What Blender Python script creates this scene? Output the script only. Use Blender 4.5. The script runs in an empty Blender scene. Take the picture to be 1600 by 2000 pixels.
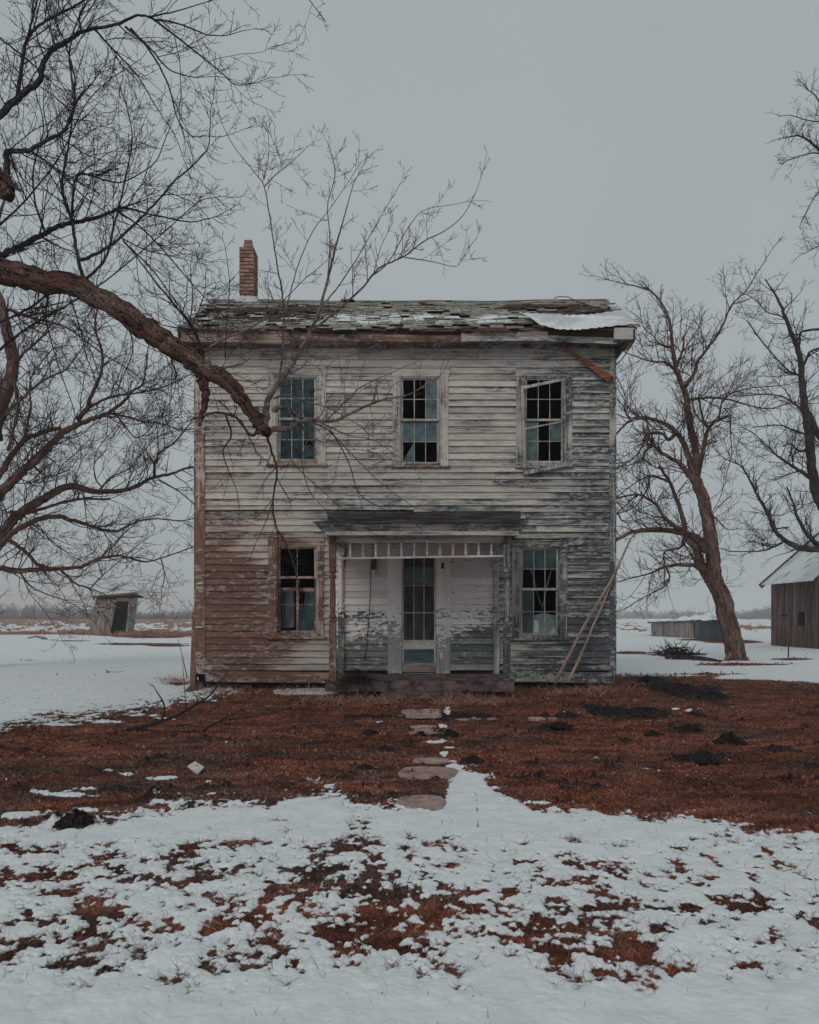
import bpy, math, random
import numpy as np
from mathutils import Vector, Matrix, noise as mnoise
R = math.radians
sc = bpy.context.scene
# ---------------------------------------------------------------- camera, sky, sun
F, H, CX, HY = 1900.0, 1.25, 800.0, 1205.0          # focal length and horizon in photo pixels, eye height in metres
cam = bpy.data.cameras.new('camera'); co = bpy.data.objects.new('camera', cam)
sc.collection.objects.link(co); sc.camera = co
co.location = (0, 0, H); co.rotation_euler = (R(90), 0, 0)
cam.sensor_fit = 'HORIZONTAL'; cam.sensor_width = 36; cam.lens = 36*F/1600
cam.shift_y = 205/1600; cam.clip_start = .1; cam.clip_end = 9000
w = bpy.data.worlds.new('World'); sc.world = w; w.use_nodes = True
wn = w.node_tree; wn.nodes.clear()
sky = wn.nodes.new('ShaderNodeTexSky'); sky.sky_type = 'NISHITA'; sky.sun_disc = False
sky.sun_elevation = R(34); sky.sun_rotation = R(200); sky.air_density = 1; sky.dust_density = 6
hs = wn.nodes.new('ShaderNodeHueSaturation'); hs.inputs['Saturation'].default_value = .25
mx = wn.nodes.new('ShaderNodeMix'); mx.data_type = 'RGBA'; mx.inputs['Factor'].default_value = .93
mx.inputs['B'].default_value = (3.55, 3.96, 4.14, 1)   # even grey cloud deck
bg = wn.nodes.new('ShaderNodeBackground'); bg.inputs['Strength'].default_value = .1
ow = wn.nodes.new('ShaderNodeOutputWorld')
wt = wn.nodes.new('ShaderNodeTexCoord'); wz = wn.nodes.new('ShaderNodeTexNoise'); wz.inputs['Scale'].default_value = 1.6; wz.inputs['Detail'].default_value = 4
wr = wn.nodes.new('ShaderNodeMapRange'); wr.inputs[1].default_value = .3; wr.inputs[2].default_value = .7; wr.inputs[3].default_value = .095; wr.inputs[4].default_value = .105
wn.links.new(wt.outputs['Generated'], wz.inputs['Vector']); wn.links.new(wz.outputs[0], wr.inputs[0]); wn.links.new(wr.outputs[0], bg.inputs['Strength'])
wn.links.new(sky.outputs[0], hs.inputs['Color']); wn.links.new(hs.outputs[0], mx.inputs['A'])
wn.links.new(mx.outputs['Result'], bg.inputs['Color']); wn.links.new(bg.outputs[0], ow.inputs['Surface'])
sl = bpy.data.lights.new('sun', 'SUN'); sl.energy = .85; sl.angle = R(30); sl.color = (1, .96, .92)
so = bpy.data.objects.new('sun', sl); sc.collection.objects.link(so)
so.rotation_euler = (R(56), 0, R(-20))
sc.cycles.volume_bounces = 4; sc.cycles.max_bounces = 8
sc.view_settings.view_transform = 'Standard'; sc.view_settings.look = 'None'
sc.view_settings.exposure = 0; sc.view_settings.gamma = 1
sc.render.resolution_x = 819; sc.render.resolution_y = 1024

# ---------------------------------------------------------------- helpers
rnd = random.Random(7)
U = rnd.uniform
def P(px, py, d): return Vector(((px-CX)/F*d, d, H+(HY-py)/F*d))
def G(px, py, z=0):                                   # ground point seen at a pixel
    d = F*(H-z)/(py-HY); return Vector(((px-CX)/F*d, d, z))
C = sc.collection
def tag(o, label=None, cat=None, group=None, kind=None):
    if label: o['label'] = label
    if cat: o['category'] = cat
    if group: o['group'] = group
    if kind: o['kind'] = kind
    return o
def empty(name, loc, label, cat, group=None):
    o = bpy.data.objects.new(name, None); C.objects.link(o); o.location = loc; o.empty_display_size = .1
    return tag(o, label, cat, group)
class MB:
    def __init__(s): s.v=[]; s.f=[]; s.a=[]; s.m=[]; s.uv=[]; s.mi=0; s.hasuv=False
    def add(s, vs, fs, a=None, uvs=None):
        b=len(s.v); s.v += [tuple(q) for q in vs]; a = U(0,1) if a is None else a
        s.a += [a]*len(vs); s.f += [tuple(b+i for i in q) for q in fs]; s.m += [s.mi]*len(fs)
        s.uv += (uvs if uvs else [(0,0)]*len(vs)); s.hasuv |= bool(uvs)
    def hexa(s, q, a=None):                           # 8 corners: bottom 4, top 4
        s.add(q, [(0,3,2,1),(4,5,6,7),(0,1,5,4),(1,2,6,5),(2,3,7,6),(3,0,4,7)], a)
    def box(s, x0,x1,y0,y1,z0,z1, a=None, j=0):
        q=[(x0,y0,z0),(x1,y0,z0),(x1,y1,z0),(x0,y1,z0),(x0,y0,z1),(x1,y0,z1),(x1,y1,z1),(x0,y1,z1)]
        if j: q=[(x+U(-j,j),y+U(-j,j),z+U(-j,j)) for x,y,z in q]
        s.hexa(q, a)
    def bar(s, p, q, wd, th, up=Vector((0,1,0)), w2=None, a=None):  # board from p to q, width wd across, th along `up`
        p=Vector(p); q=Vector(q); d=(q-p).normalized(); n=(up-d*up.dot(d)).normalized(); c=d.cross(n)
        w2 = w2 or wd; r=[]
        for e,ww in ((p,wd),(q,w2)):
            r += [e-c*ww/2-n*th/2, e+c*ww/2-n*th/2, e+c*ww/2+n*th/2, e-c*ww/2+n*th/2]
        s.hexa(r, a)
    def tube(s, pts, rad, k=6, cap=True, a=None, rough=0, vs=1.0):
        n=len(pts); a = U(0,1) if a is None else a
        t=(pts[1]-pts[0]).normalized(); ref = Vector((0,0,1)) if abs(t.z)<.8 else Vector((1,0,0))
        nx=t.cross(ref).normalized(); b=len(s.v); L=0
        ph=U(0,100)
        for i,p in enumerate(pts):
            if i: L += (p-pts[i-1]).length
            t = (pts[min(i+1,n-1)]-pts[max(i-1,0)]).normalized()
            nx = nx - t*nx.dot(t)
            nx = nx.normalized() if nx.length>1e-5 else t.orthogonal().normalized()
            ny=t.cross(nx); r=rad[i]
            for j in range(k):
                an=2*math.pi*j/k; rr=r
                if rough: rr *= 1+rough*(.9*mnoise.noise(Vector((math.cos(an)*1.3+ph, math.sin(an)*1.3, L*.5/max(rad[0],.02)))) + .75*mnoise.noise(Vector((math.cos(an)*4.5, math.sin(an)*4.5+ph, L*2.6/max(rad[0],.02)))))
                q=p+(nx*math.cos(an)+ny*math.sin(an))*rr
                s.v.append(tuple(q)); s.a.append(a); s.uv.append((j/k*max(rad[0],.02)*6.28, L)); 
        s.hasuv=True
        for i in range(n-1):
            for j in range(k):
                j2=(j+1)%k
                s.f.append((b+i*k+j, b+i*k+j2, b+(i+1)*k+j2, b+(i+1)*k+j)); s.m.append(s.mi)
        if cap:
            s.f.append(tuple(b+(n-1)*k+j for j in range(k))); s.m.append(s.mi)
            s.f.append(tuple(b+j for j in range(k))[::-1]); s.m.append(s.mi)
    def build(s, name, mats, root=None, smooth=False, parent=None):
        me=bpy.data.meshes.new(name); off=root.location if root else Vector((0,0,0))
        me.from_pydata([(x-off.x,y-off.y,z-off.z) for x,y,z in s.v], [], s.f)
        at=me.attributes.new('bd','FLOAT','POINT'); at.data.foreach_set('value', s.a)
        if s.hasuv:
            l=me.uv_layers.new(name='uv'); li=np.empty(len(me.loops),dtype=np.int32); me.loops.foreach_get('vertex_index',li)
            l.data.foreach_set('uv', np.array(s.uv,dtype=np.float32)[li].ravel())
        if not isinstance(mats,(list,tuple)): mats=[mats]
        for m in mats: me.materials.append(m)
        if len(mats)>1: me.polygons.foreach_set('material_index', s.m)
        if smooth: me.polygons.foreach_set('use_smooth',[True]*len(s.f))
        me.update()
        o=bpy.data.objects.new(name,me); C.objects.link(o)
        par = parent or root
        if par: 
            o.parent=par
            if parent is None or parent is root: pass
        return o
# every part's mesh is written relative to the thing's root, so parts and sub-parts keep location (0,0,0)

class NT:
    def __init__(s, name, rough=.9, spec=.2):
        s.m=bpy.data.materials.new(name); s.m.use_nodes=True; s.t=s.m.node_tree
        s.b=s.t.nodes['Principled BSDF']; s.b.inputs['Roughness'].default_value=rough
        s.b.inputs['Specular IOR Level'].default_value=spec; s.tc=s.t.nodes.new('ShaderNodeTexCoord')
        s.obj=s.tc.outputs['Object']; s.uv=s.tc.outputs['UV']
    def put(s, sock, v):
        if isinstance(v, bpy.types.NodeSocket): s.t.links.new(v, sock)
        elif isinstance(v,(tuple,list)) and len(v)==3 and sock.type=='RGBA': sock.default_value=(*v,1)
        else: sock.default_value=v
    def attr(s, n):
        a=s.t.nodes.new('ShaderNodeAttribute'); a.attribute_name=n; return a.outputs['Fac']
    def math(s, op, a, b=0, c=None, clamp=False):
        n=s.t.nodes.new('ShaderNodeMath'); n.operation=op; n.use_clamp=clamp
        s.put(n.inputs[0],a); s.put(n.inputs[1],b)
        if c is not None: s.put(n.inputs[2],c)
        return n.outputs[0]
    def add(s,*v):
        r=v[0]
        for q in v[1:]: r=s.math('ADD',r,q)
        return r
    def mul(s,*v):
        r=v[0]
        for q in v[1:]: r=s.math('MULTIPLY',r,q)
        return r
    def mr(s, v, a, b, c=0., d=1., smooth=True):
        n=s.t.nodes.new('ShaderNodeMapRange'); n.clamp=True
        if smooth: n.interpolation_type='SMOOTHSTEP'
        for i,q in enumerate((v,a,b,c,d)): s.put(n.inputs[i],q)
        return n.outputs[0]
    def xyz(s, v):
        n=s.t.nodes.new('ShaderNodeSeparateXYZ'); s.put(n.inputs[0],v); return n.outputs
    def scale(s, v, k, off=None):
        n=s.t.nodes.new('ShaderNodeVectorMath'); n.operation='MULTIPLY'; s.put(n.inputs[0],v); n.inputs[1].default_value=k
        if off is None: return n.outputs[0]
        c=s.t.nodes.new('ShaderNodeVectorMath'); c.operation='ADD'; s.t.links.new(n.outputs[0],c.inputs[0])
        cc=s.t.nodes.new('ShaderNodeCombineXYZ'); s.put(cc.inputs[0],off); s.put(cc.inputs[1],off); s.put(cc.inputs[2],off)
        s.t.links.new(cc.outputs[0],c.inputs[1]); return c.outputs[0]
    def noise(s, v, sc_=1., det=4., ro=.55, dist=0.):
        n=s.t.nodes.new('ShaderNodeTexNoise'); s.put(n.inputs['Vector'],v); n.inputs['Scale'].default_value=sc_
        n.inputs['Detail'].default_value=det; n.inputs['Roughness'].default_value=ro; n.inputs['Distortion'].default_value=dist
        return n.outputs[0]
    def vor(s, v, sc_=1., feat='F1'):
        n=s.t.nodes.new('ShaderNodeTexVoronoi'); n.feature=feat; s.put(n.inputs['Vector'],v); n.inputs['Scale'].default_value=sc_
        return n.outputs['Distance']
    def mix(s, f, a, b, mode='MIX'):
        n=s.t.nodes.new('ShaderNodeMix'); n.data_type='RGBA'; n.blend_type=mode
        s.put(n.inputs['Factor'],f); s.put(n.inputs['A'],a); s.put(n.inputs['B'],b); return n.outputs['Result']
    def gain(s, c, f):                                # colour times a value
        cc=s.t.nodes.new('ShaderNodeCombineColor')
        for i in range(3): s.put(cc.inputs[i],f)
        return s.mix(1., c, cc.outputs[0], 'MULTIPLY')
    def out(s, col, bump=None, strength=.4, dist=.01, rough=None):
        s.put(s.b.inputs['Base Color'], col)
        if rough is not None: s.put(s.b.inputs['Roughness'], rough)
        if bump is not None:
            n=s.t.nodes.new('ShaderNodeBump'); n.inputs['Strength'].default_value=strength; n.inputs['Distance'].default_value=dist
            s.put(n.inputs['Height'],bump); s.t.links.new(n.outputs[0], s.b.inputs['Normal'])
        return s.m

# ---------------------------------------------------------------- materials
LIGHT=(.64,.59,.53); BROWN=(.155,.072,.052); DARK=(.042,.054,.066); GREY=(.25,.25,.25)
def siding_mat(name, vert=False, light=LIGHT, extra_brown=0., extra_dark=0., porch=True, board_uv=False):
    n=NT(name,.85,.25); X,Y,Z=n.xyz(n.obj); bd=n.attr('bd')
    gs=(22,22,1.1) if vert else (1.3,1.3,30)
    bl=n.noise(n.scale(n.obj,(.6,.6,1.6),n.mul(bd,.35)),1.3,6,.62)
    bl2=n.noise(n.scale(n.obj,(.9,.9,.9),n.mul(bd,9.)),1.3,5,.62)
    st=n.noise(n.scale(n.obj,gs,n.mul(bd,13.)),1.,7,.72,.6)
    fi=n.noise(n.scale(n.obj,(90,90,5) if vert else (5,5,90),n.mul(bd,3.)),1.,5,.66)
    pt=n.noise(n.scale(n.obj,(8,8,20)),1.,7,.74)
    B=n.math('SUBTRACT',bl,.5); B2=n.math('SUBTRACT',bl2,.5); S=n.math('SUBTRACT',st,.5); bq=n.math('SUBTRACT',bd,.5)
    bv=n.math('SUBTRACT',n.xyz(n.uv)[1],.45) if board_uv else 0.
    # reddish bare wood low on the left
    br=n.add(n.mul(n.mr(X,-.8,-2.9),n.mr(Z,3.6,1.3),.84), n.mul(n.mr(X,-1.6,-3.7),n.mr(Z,6.1,2.4),.50), extra_brown)
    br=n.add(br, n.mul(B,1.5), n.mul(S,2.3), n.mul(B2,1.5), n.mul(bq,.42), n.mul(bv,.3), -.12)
    # blue-black weathering on the right and over the porch
    dk=n.add(n.mul(n.mr(X,.9,3.5),n.mr(Z,6.5,1.,.46,.84)), n.mul(n.mr(X,.0,1.4),n.mr(Z,1.6,.3),.45), n.mul(n.mr(Z,2.75,2.95),n.mr(Z,3.45,3.1),n.mr(X,-1.9,-1.2),n.mr(X,2.6,1.4),.6), extra_dark)
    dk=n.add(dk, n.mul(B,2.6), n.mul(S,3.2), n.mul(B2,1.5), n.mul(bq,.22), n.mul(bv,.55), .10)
    c=n.mix(n.mr(fi,.32,.68), tuple(q*.62 for q in light), light)
    c=n.mix(n.mr(bl2,.42,.66,0,.6), c, tuple(q*.58+.02 for q in light))
    c=n.mix(n.mr(br,-.25,.3,0,.62), c, (.43,.30,.26))
    c=n.mix(n.mr(dk,.0,.5,0,.7), c, GREY)
    c=n.mix(n.mr(br,.22,.62,0,.92), c, n.mix(n.mr(fi,.35,.68),tuple(q*.5 for q in BROWN),tuple(q*1.55 for q in BROWN)))
    c=n.mix(n.mr(dk,.38,.85,0,.90), c, n.mix(n.mr(fi,.35,.7),tuple(q*.6 for q in DARK),tuple(q*1.5 for q in DARK)))
    if porch:                                         # old white paint surviving under the porch roof
        pm=n.mul(n.mr(X,-1.36,-1.26),n.mr(X,1.62,1.52),n.mr(Z,2.95,2.85),n.mr(Y,-.7,-.5))
        c=n.mix(n.mul(pm,.85), c, n.mix(n.mr(n.add(st,n.mul(bq,.3)),.38,.6), (.05,.075,.09), (.30,.30,.30)))
        pe=n.add(n.mr(Z,.25,1.95,.12,1.2), n.mul(n.math('SUBTRACT',pt,.5),3.0), n.mul(B,1.5), (-.22 if vert else 0.), n.mr(X,.6,1.6,0.,-.32), n.mul(bq,.35))
        pe=n.mul(n.mr(pe,.50,.55),pm)
        c=n.mix(pe, c, n.mix(n.mr(Z,1.2,2.2),(.82,.78,.74),(.86,.74,.70)))
    c=n.mix(n.mul(n.mr(n.add(pt,n.mul(B,.6)),.52,.62),.45), c, (.60,.57,.53))
    # stray paint flakes
    fl=n.noise(n.scale(n.obj,(6,6,26),n.mul(bd,5.)),1.3,7,.78)
    c=n.mix(n.mul(n.mr(n.add(fl,n.mul(B,.3)),.63,.66),.85), c, (.62,.58,.55))
    c=n.gain(c, n.mr(n.math('FRACT',n.mul(bd,7.3)),0,1,.80,1.10,False))
    return n.out(c, n.add(n.mul(st,.6),fi), .6, .008)
M={}
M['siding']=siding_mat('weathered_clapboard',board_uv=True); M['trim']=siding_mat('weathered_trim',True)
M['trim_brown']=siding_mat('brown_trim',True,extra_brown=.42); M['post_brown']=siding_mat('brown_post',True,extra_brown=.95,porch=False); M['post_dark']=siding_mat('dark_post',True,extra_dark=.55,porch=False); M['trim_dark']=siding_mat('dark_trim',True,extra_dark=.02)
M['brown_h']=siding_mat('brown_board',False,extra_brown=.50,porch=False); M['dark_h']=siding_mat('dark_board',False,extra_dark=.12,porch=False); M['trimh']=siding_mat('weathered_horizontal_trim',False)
M['cornice']=siding_mat('cornice_wood',False,(.36,.27,.24),extra_brown=.72,extra_dark=.22,porch=False)
def simple(name, c1, c2, sc_=(6,6,6), rough=.9, bump=.3, spec=.2, det=5, dist=.01, uv=False, lo=.35, hi=.65):
    n=NT(name,rough,spec); v=n.scale(n.uv if uv else n.obj, sc_, n.mul(n.attr('bd'),11.))
    f=n.noise(v,1.,det,.62,.3); g=n.noise(n.scale(n.uv if uv else n.obj,tuple(q*.17 for q in sc_)),1.,3)
    c=n.mix(n.mr(f,lo,hi),c1,c2); c=n.gain(c,n.mr(g,.3,.7,.75,1.15))
    return n.out(n.gain(c,n.mr(n.attr('bd'),0,1,.8,1.15,False)), f, bump, dist)
n=NT('cedar_shingle',.9,.2); f=n.noise(n.scale(n.obj,(9,24,24),n.mul(n.attr('bd'),11.)),1.,6,.65); X,Y,Z=n.xyz(n.obj); bd=n.attr('bd')
c=n.mix(n.mr(f,.32,.66),(.115,.108,.097),(.42,.395,.345)); c=n.gain(c,n.mr(bd,0,1,.72,1.15,False)); c=n.mix(n.mr(n.noise(n.scale(n.obj,(1.2,1.2,3)),1.,5,.6),.55,.7,0,.6),c,(.20,.15,.12))
sm=n.noise(n.scale(n.obj,(1.9,7,7)),1.,7,.72); sb=n.add(sm,n.mul(n.mr(Z,6.25,6.5),n.mr(Z,7.0,6.7),.17),n.mr(X,1.2,2.6,0,-.08),n.mr(X,-3.0,-2.2,-.06,0),n.mul(n.math('SUBTRACT',bd,.5),.09))
M['shingle']=n.out(n.mix(n.mr(sb,.64,.665),c,(.72,.75,.76)),f,.6,.012)
M['deck']=simple('rotten_deck',(.03,.022,.02),(.15,.09,.07),(2,20,20))
M['tin']=simple('galvanised_sheet',(.40,.41,.42),(.66,.67,.68),(1.5,1.5,1.5),.5,.1,.4)
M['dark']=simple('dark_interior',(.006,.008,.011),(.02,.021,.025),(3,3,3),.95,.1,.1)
M['orange']=simple('bare_orange_wood',(.19,.07,.035),(.36,.15,.07),(2,2,40))
M['pole']=simple('grey_pole_wood',(.20,.13,.10),(.42,.34,.29),(40,2,1),uv=True)
def bark_mat(name, c1, c2, c3, su, sv):
    n=NT(name,.95,.1); v=n.scale(n.uv,(su,sv,1),n.mul(n.attr('bd'),11.))
    f=n.noise(v,1.,6,.66,.9); g=n.noise(n.scale(n.uv,(su*.2,sv*.3,1)),1.,4); h=n.noise(n.scale(n.obj,(60,60,60)),1.,4,.7)
    e=n.add(n.mul(f,.75),n.mul(h,.25)); c=n.mix(n.mr(e,.40,.56),c1,c2); c=n.mix(n.mr(n.add(h,n.mul(g,.6)),.82,1.0,0,.7),c,c3)
    return n.out(n.gain(c,n.mr(g,.3,.7,.65,1.25)), e, 1., .035)
M['bark_red']=bark_mat('reddish_bark',(.014,.011,.011),(.17,.088,.070),(.26,.22,.20),30,7)
M['bark_grey']=bark_mat('dark_bark',(.014,.014,.017),(.085,.070,.072),(.15,.145,.145),40,12)
M['bark_far']=bark_mat('trunk_bark',(.020,.015,.015),(.20,.115,.092),(.26,.21,.19),14,3.5)
M['twig']=simple('dark_twig',(.018,.015,.018),(.05,.036,.034),(20,20,20))
M['twig_red']=simple('red_brown_twig',(.035,.022,.022),(.11,.06,.05),(10,10,10))
M['twig_grey']=simple('pale_grey_twig',(.075,.058,.055),(.22,.175,.155),(20,20,20))
M['barn']=simple('barn_board',(.028,.022,.024),(.20,.135,.115),(14,14,.7),.95,.5,.1,5,.01)
M['shed']=simple('shed_board_grey',(.13,.10,.09),(.36,.32,.29),(12,12,.7))
M['shed_dark']=simple('shed_board_blue',(.045,.055,.065),(.13,.15,.165),(12,12,.7))
M['stone']=simple('pink_concrete',(.25,.18,.165),(.43,.31,.28),(9,9,9),.95,.4,.1)
M['slab']=simple('porch_slab',(.05,.04,.042),(.21,.145,.14),(5,5,9),.95,.4,.1)
M['dirt']=simple('black_soil',(.006,.007,.009),(.055,.041,.038),(40,40,40),1.,1.,.05,6,.03)
M['rust']=simple('rusty_iron',(.04,.03,.03),(.16,.07,.05),(30,30,30))
M['white']=simple('chipped_white',(.45,.44,.42),(.62,.6,.58),(20,20,20))
M['teal']=simple('teal_paint',(.03,.065,.08),(.12,.17,.18),(3,3,60))
M['pinkboard']=simple('pinkish_board',(.16,.12,.12),(.40,.31,.29),(3,3,60))
M['cloth']=simple('grey_curtain',(.10,.12,.125),(.22,.25,.26),(30,30,3))
M['paper']=simple('pale_card',(.55,.52,.48),(.66,.62,.57),(8,8,8))
M['ink']=simple('dark_ink',(.05,.03,.03),(.08,.05,.04),(9,9,9))
M['screen']=simple('dusty_door_screen',(.045,.036,.04),(.105,.085,.085),(9,9,2))
n=NT('snow',.75,.3); sn=n.noise(n.obj,3.,6,.6); sf=n.noise(n.obj,40.,4,.7)
M['snow']=n.out(n.mix(n.mr(sn,.3,.7),(.74,.77,.78),(.82,.84,.845)), n.add(sn,n.mul(sf,.2)), .5, .02)
n=NT('sky_tinted_glass',.12,.5); g=n.noise(n.scale(n.obj,(5,5,5),n.mul(n.attr('bd'),9.)),1.,5,.6)  # teal base colour stands in for sky reflection and cloth behind the panes
wv=n.noise(n.scale(n.obj,(7,7,4)),1.,2); n.out(n.mix(n.mr(g,.35,.65),(.008,.022,.030),(.028,.066,.078)), wv, .5, .02)
tr=n.t.nodes.new('ShaderNodeBsdfTransparent'); ms=n.t.nodes.new('ShaderNodeMixShader'); n.put(ms.inputs[0], n.mr(g,.3,.7,.72,.92))
n.t.links.new(tr.outputs[0],ms.inputs[1]); n.t.links.new(n.b.outputs[0],ms.inputs[2]); n.t.links.new(ms.outputs[0], n.t.nodes['Material Output'].inputs[0])
M['glass']=n.m
n=NT('pale_glass',.12,.5); g=n.noise(n.scale(n.obj,(6,6,6)),1.,5,.6)
M['glass_pale']=n.out(n.mix(n.mr(g,.35,.65),(.04,.07,.078),(.10,.15,.155)), g, .4, .02)
# chimney bricks: colour by brick
n=NT('old_brick',.95,.1); f=n.noise(n.scale(n.obj,(25,25,25)),1.,5)
c=n.mix(n.attr('bd'),(.18,.09,.075),(.40,.235,.195)); c=n.mix(n.mr(f,.5,.8,0,.6),c,(.10,.07,.065))
M['brick']=n.out(c,f,.6,.01)
M['mortar']=simple('shaded_mortar',(.04,.033,.03),(.10,.08,.07),(30,30,30))  # dark joint colour stands in for the shadows between bricks
# grass: each blade its own tone
n=NT('dead_grass',.9,.15); a=n.attr('bd'); X,Y,Z=n.xyz(n.obj); big=n.noise(n.scale(n.obj,(.55,.9,1)),1.,4,.6); dl=n.noise(n.scale(n.obj,(.7,1.4,1)),1.,6,.65)
c=n.mix(n.mr(a,0,.55),(.030,.013,.011),(.29,.080,.042)); c=n.mix(n.mr(a,.5,.9),c,(.47,.19,.12)); c=n.mix(n.mr(a,.90,1.),c,(.60,.42,.33))
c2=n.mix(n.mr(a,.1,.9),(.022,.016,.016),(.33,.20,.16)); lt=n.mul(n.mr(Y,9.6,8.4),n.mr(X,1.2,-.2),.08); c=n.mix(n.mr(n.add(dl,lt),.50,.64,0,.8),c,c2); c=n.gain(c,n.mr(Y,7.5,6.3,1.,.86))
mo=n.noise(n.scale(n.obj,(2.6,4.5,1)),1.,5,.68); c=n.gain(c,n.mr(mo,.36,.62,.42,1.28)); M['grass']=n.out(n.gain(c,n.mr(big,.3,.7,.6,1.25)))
M['straw']=simple('dead_straw',(.17,.075,.055),(.52,.30,.22),(9,9,9))
# ground: snow, matted grass, black soil by painted masks from the mesh
n=NT('ground_cover',.95,.15); s_=n.attr('snow'); d_=n.attr('soil'); fr=n.attr('far')
f1=n.noise(n.obj,38.,5,.7); f2=n.noise(n.obj,5.,5,.6); f3=n.noise(n.scale(n.obj,(.5,.9,1)),1.,5,.6)
gr=n.mix(n.mr(f1,.35,.65),(.035,.015,.013),(.26,.085,.045)); gr=n.mix(n.mr(f2,.5,.72,0,.55),gr,(.045,.026,.026))
gX,gY,gZ=n.xyz(n.obj); gr=n.mix(n.mr(n.add(n.noise(n.scale(n.obj,(.7,1.4,1)),1.,6,.65),n.mul(n.mr(gY,9.6,8.4),n.mr(gX,1.2,-.2),.08)),.50,.64,0,.75),gr,n.mix(n.mr(f1,.4,.62),(.022,.017,.018),(.15,.095,.08))); gr=n.gain(gr,n.mr(f3,.3,.7,.6,1.25)); gr=n.gain(gr,n.mr(n.noise(n.scale(n.obj,(2.6,4.5,1)),1.,5,.68),.36,.62,.42,1.2)); gr=n.mix(fr,gr,n.mix(n.mr(f2,.35,.65),(.17,.075,.05),(.36,.20,.14)))
so_=n.mix(n.mr(f1,.4,.7),(.008,.009,.011),(.04,.03,.03))
gr=n.mix(n.mr(n.add(d_,n.mul(n.math('SUBTRACT',f1,.5),.9)),.42,.58),gr,so_)
sw=n.mix(n.mr(f2,.3,.7),(.64,.675,.69),(.75,.775,.785)); sw=n.mix(n.mr(f1,.62,.8,0,.25),sw,(.45,.42,.42))
sf=n.mr(n.add(s_,n.mul(n.math('SUBTRACT',f1,.5),.5)),-.1,.1)
M['ground']=n.out(n.mix(sf,gr,sw), n.add(n.mul(f1,.5),f2), .5, .015)

# ---------------------------------------------------------------- ground sheet
def h2(ix,iy,seed):
    q=(ix.astype(np.int64)*374761393+iy.astype(np.int64)*668265263+seed*982451653)&0x7fffffff
    q=((q^(q>>13))*1274126177)&0x7fffffff; q=q^(q>>16); return (q%100003)/100003.0
def vn(x,y,seed=0):
    ix=np.floor(x); iy=np.floor(y); fx=x-ix; fy=y-iy; fx=fx*fx*(3-2*fx); fy=fy*fy*(3-2*fy)
    a=h2(ix,iy,seed); b=h2(ix+1,iy,seed); c=h2(ix,iy+1,seed); d=h2(ix+1,iy+1,seed)
    return (a+(b-a)*fx)*(1-fy)+(c+(d-c)*fx)*fy
def fbm(x,y,o=5,seed=0,g=.55):
    r=0; A=1; T=0; k=1
    for i in range(o): r=r+A*vn(x*k+i*17.3,y*k-i*9.1,seed+i); T+=A; A*=g; k*=2.03
    return r/T*2-1
def blobs(u,v,L):
    r=np.zeros_like(u)
    for q in L:
        a=q[4] if len(q)>4 else 1.
        r=r+a*np.exp(-(((u-q[0])/q[2])**2+((v-q[1])/q[3])**2))
    return r
FORE=[(-400,1640),(0,1622),(60,1630),(130,1612),(250,1597),(370,1577),(530,1584),(560,1562),(640,1556),(700,1578),(760,1588),(862,1580),(884,1522),(896,1504),(930,1508),(960,1540),(1000,1562),(1040,1590),(1200,1600),(1380,1605),(1450,1625),(1600,1642),(2000,1660)]
BACK=[(-400,1450),(0,1418),(100,1404),(200,1392),(300,1382),(360,1366),(450,1354),(485,1335),(520,1326),(1150,1320),(1200,1317),(1300,1322),(1450,1327),(1600,1334),(2000,1350)]
BARE=[(480,1790,85,22,1.1),(560,1772,30,14,.7),(700,1620,24,26,.9),(665,1662,45,10,.8),(720,1668,30,12,.8),(690,1705,90,18,.9),(590,1735,70,15,.9),(640,1712,50,14,.8),(720,1755,85,28,1.1),(830,1790,100,42,1.2),(770,1830,60,25,.9),(940,1760,70,18,.6),(1050,1850,52,20,1.2),(1130,1808,55,16,1.),(1160,1840,50,14,.8),(1200,1865,45,18,1.1),(965,1825,30,16,.6),(640,1818,50,12,.8),(685,1850,35,22,.9),(740,1912,20,9,.8),(650,1890,18,9,.9),(340,1672,40,10,1.),(400,1655,55,8,.9),(450,1648,22,6,.8),(120,1708,30,9,1.),(230,1695,40,9,.9),(290,1720,60,11,1.),(195,1775,40,20,1.1),(120,1745,40,8,.8),(20,1702,30,12,.9),(25,1835,40,9,1.),(170,1818,26,12,1.),(110,1835,30,9,.8),(100,1885,12,6,.6),(130,1888,16,6,.6),(300,1828,20,6,.6),(260,1800,12,8,.6),(340,1805,14,6,.6),(450,1872,30,6,.6),(300,1858,12,5,.5),(1085,1668,22,7,.8),(1170,1662,24,9,.8),(1285,1662,22,8,.8),(1340,1702,24,6,.9),(1130,1722,45,9,.7),(1195,1770,32,9,.8),(1160,1700,22,6,.6),(1330,1775,42,9,1.),(1410,1768,26,9,.8),(1480,1775,32,12,1.),(1380,1795,40,8,.6),(1290,1818,32,10,.8),(1300,1905,45,12,.7),(1345,1925,20,8,.5),(1430,1862,35,10,.5),(1440,1890,35,8,.5),(1250,1875,20,8,.8),(1180,1900,16,8,.6),(1590,1720,22,9,.9),(1590,1800,16,6,.6),(1430,1630,50,4,.7),(1300,1642,35,4,.5),(40,1790,30,9,.8),(80,1770,26,8,.5),(940,1690,26,5,.5),(880,1690,8,5,.6),(1130,1630,26,4,.5),(60,1655,100,5,.8),(0,1665,70,8,.8),(1045,1638,14,5,.7),(380,1600,10,4,.3),(560,1625,16,6,.6),(550,1605,18,4,.5),(130,1870,30,8,.6),(210,1890,30,8,.6),(410,1800,18,10,.8)]
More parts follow.
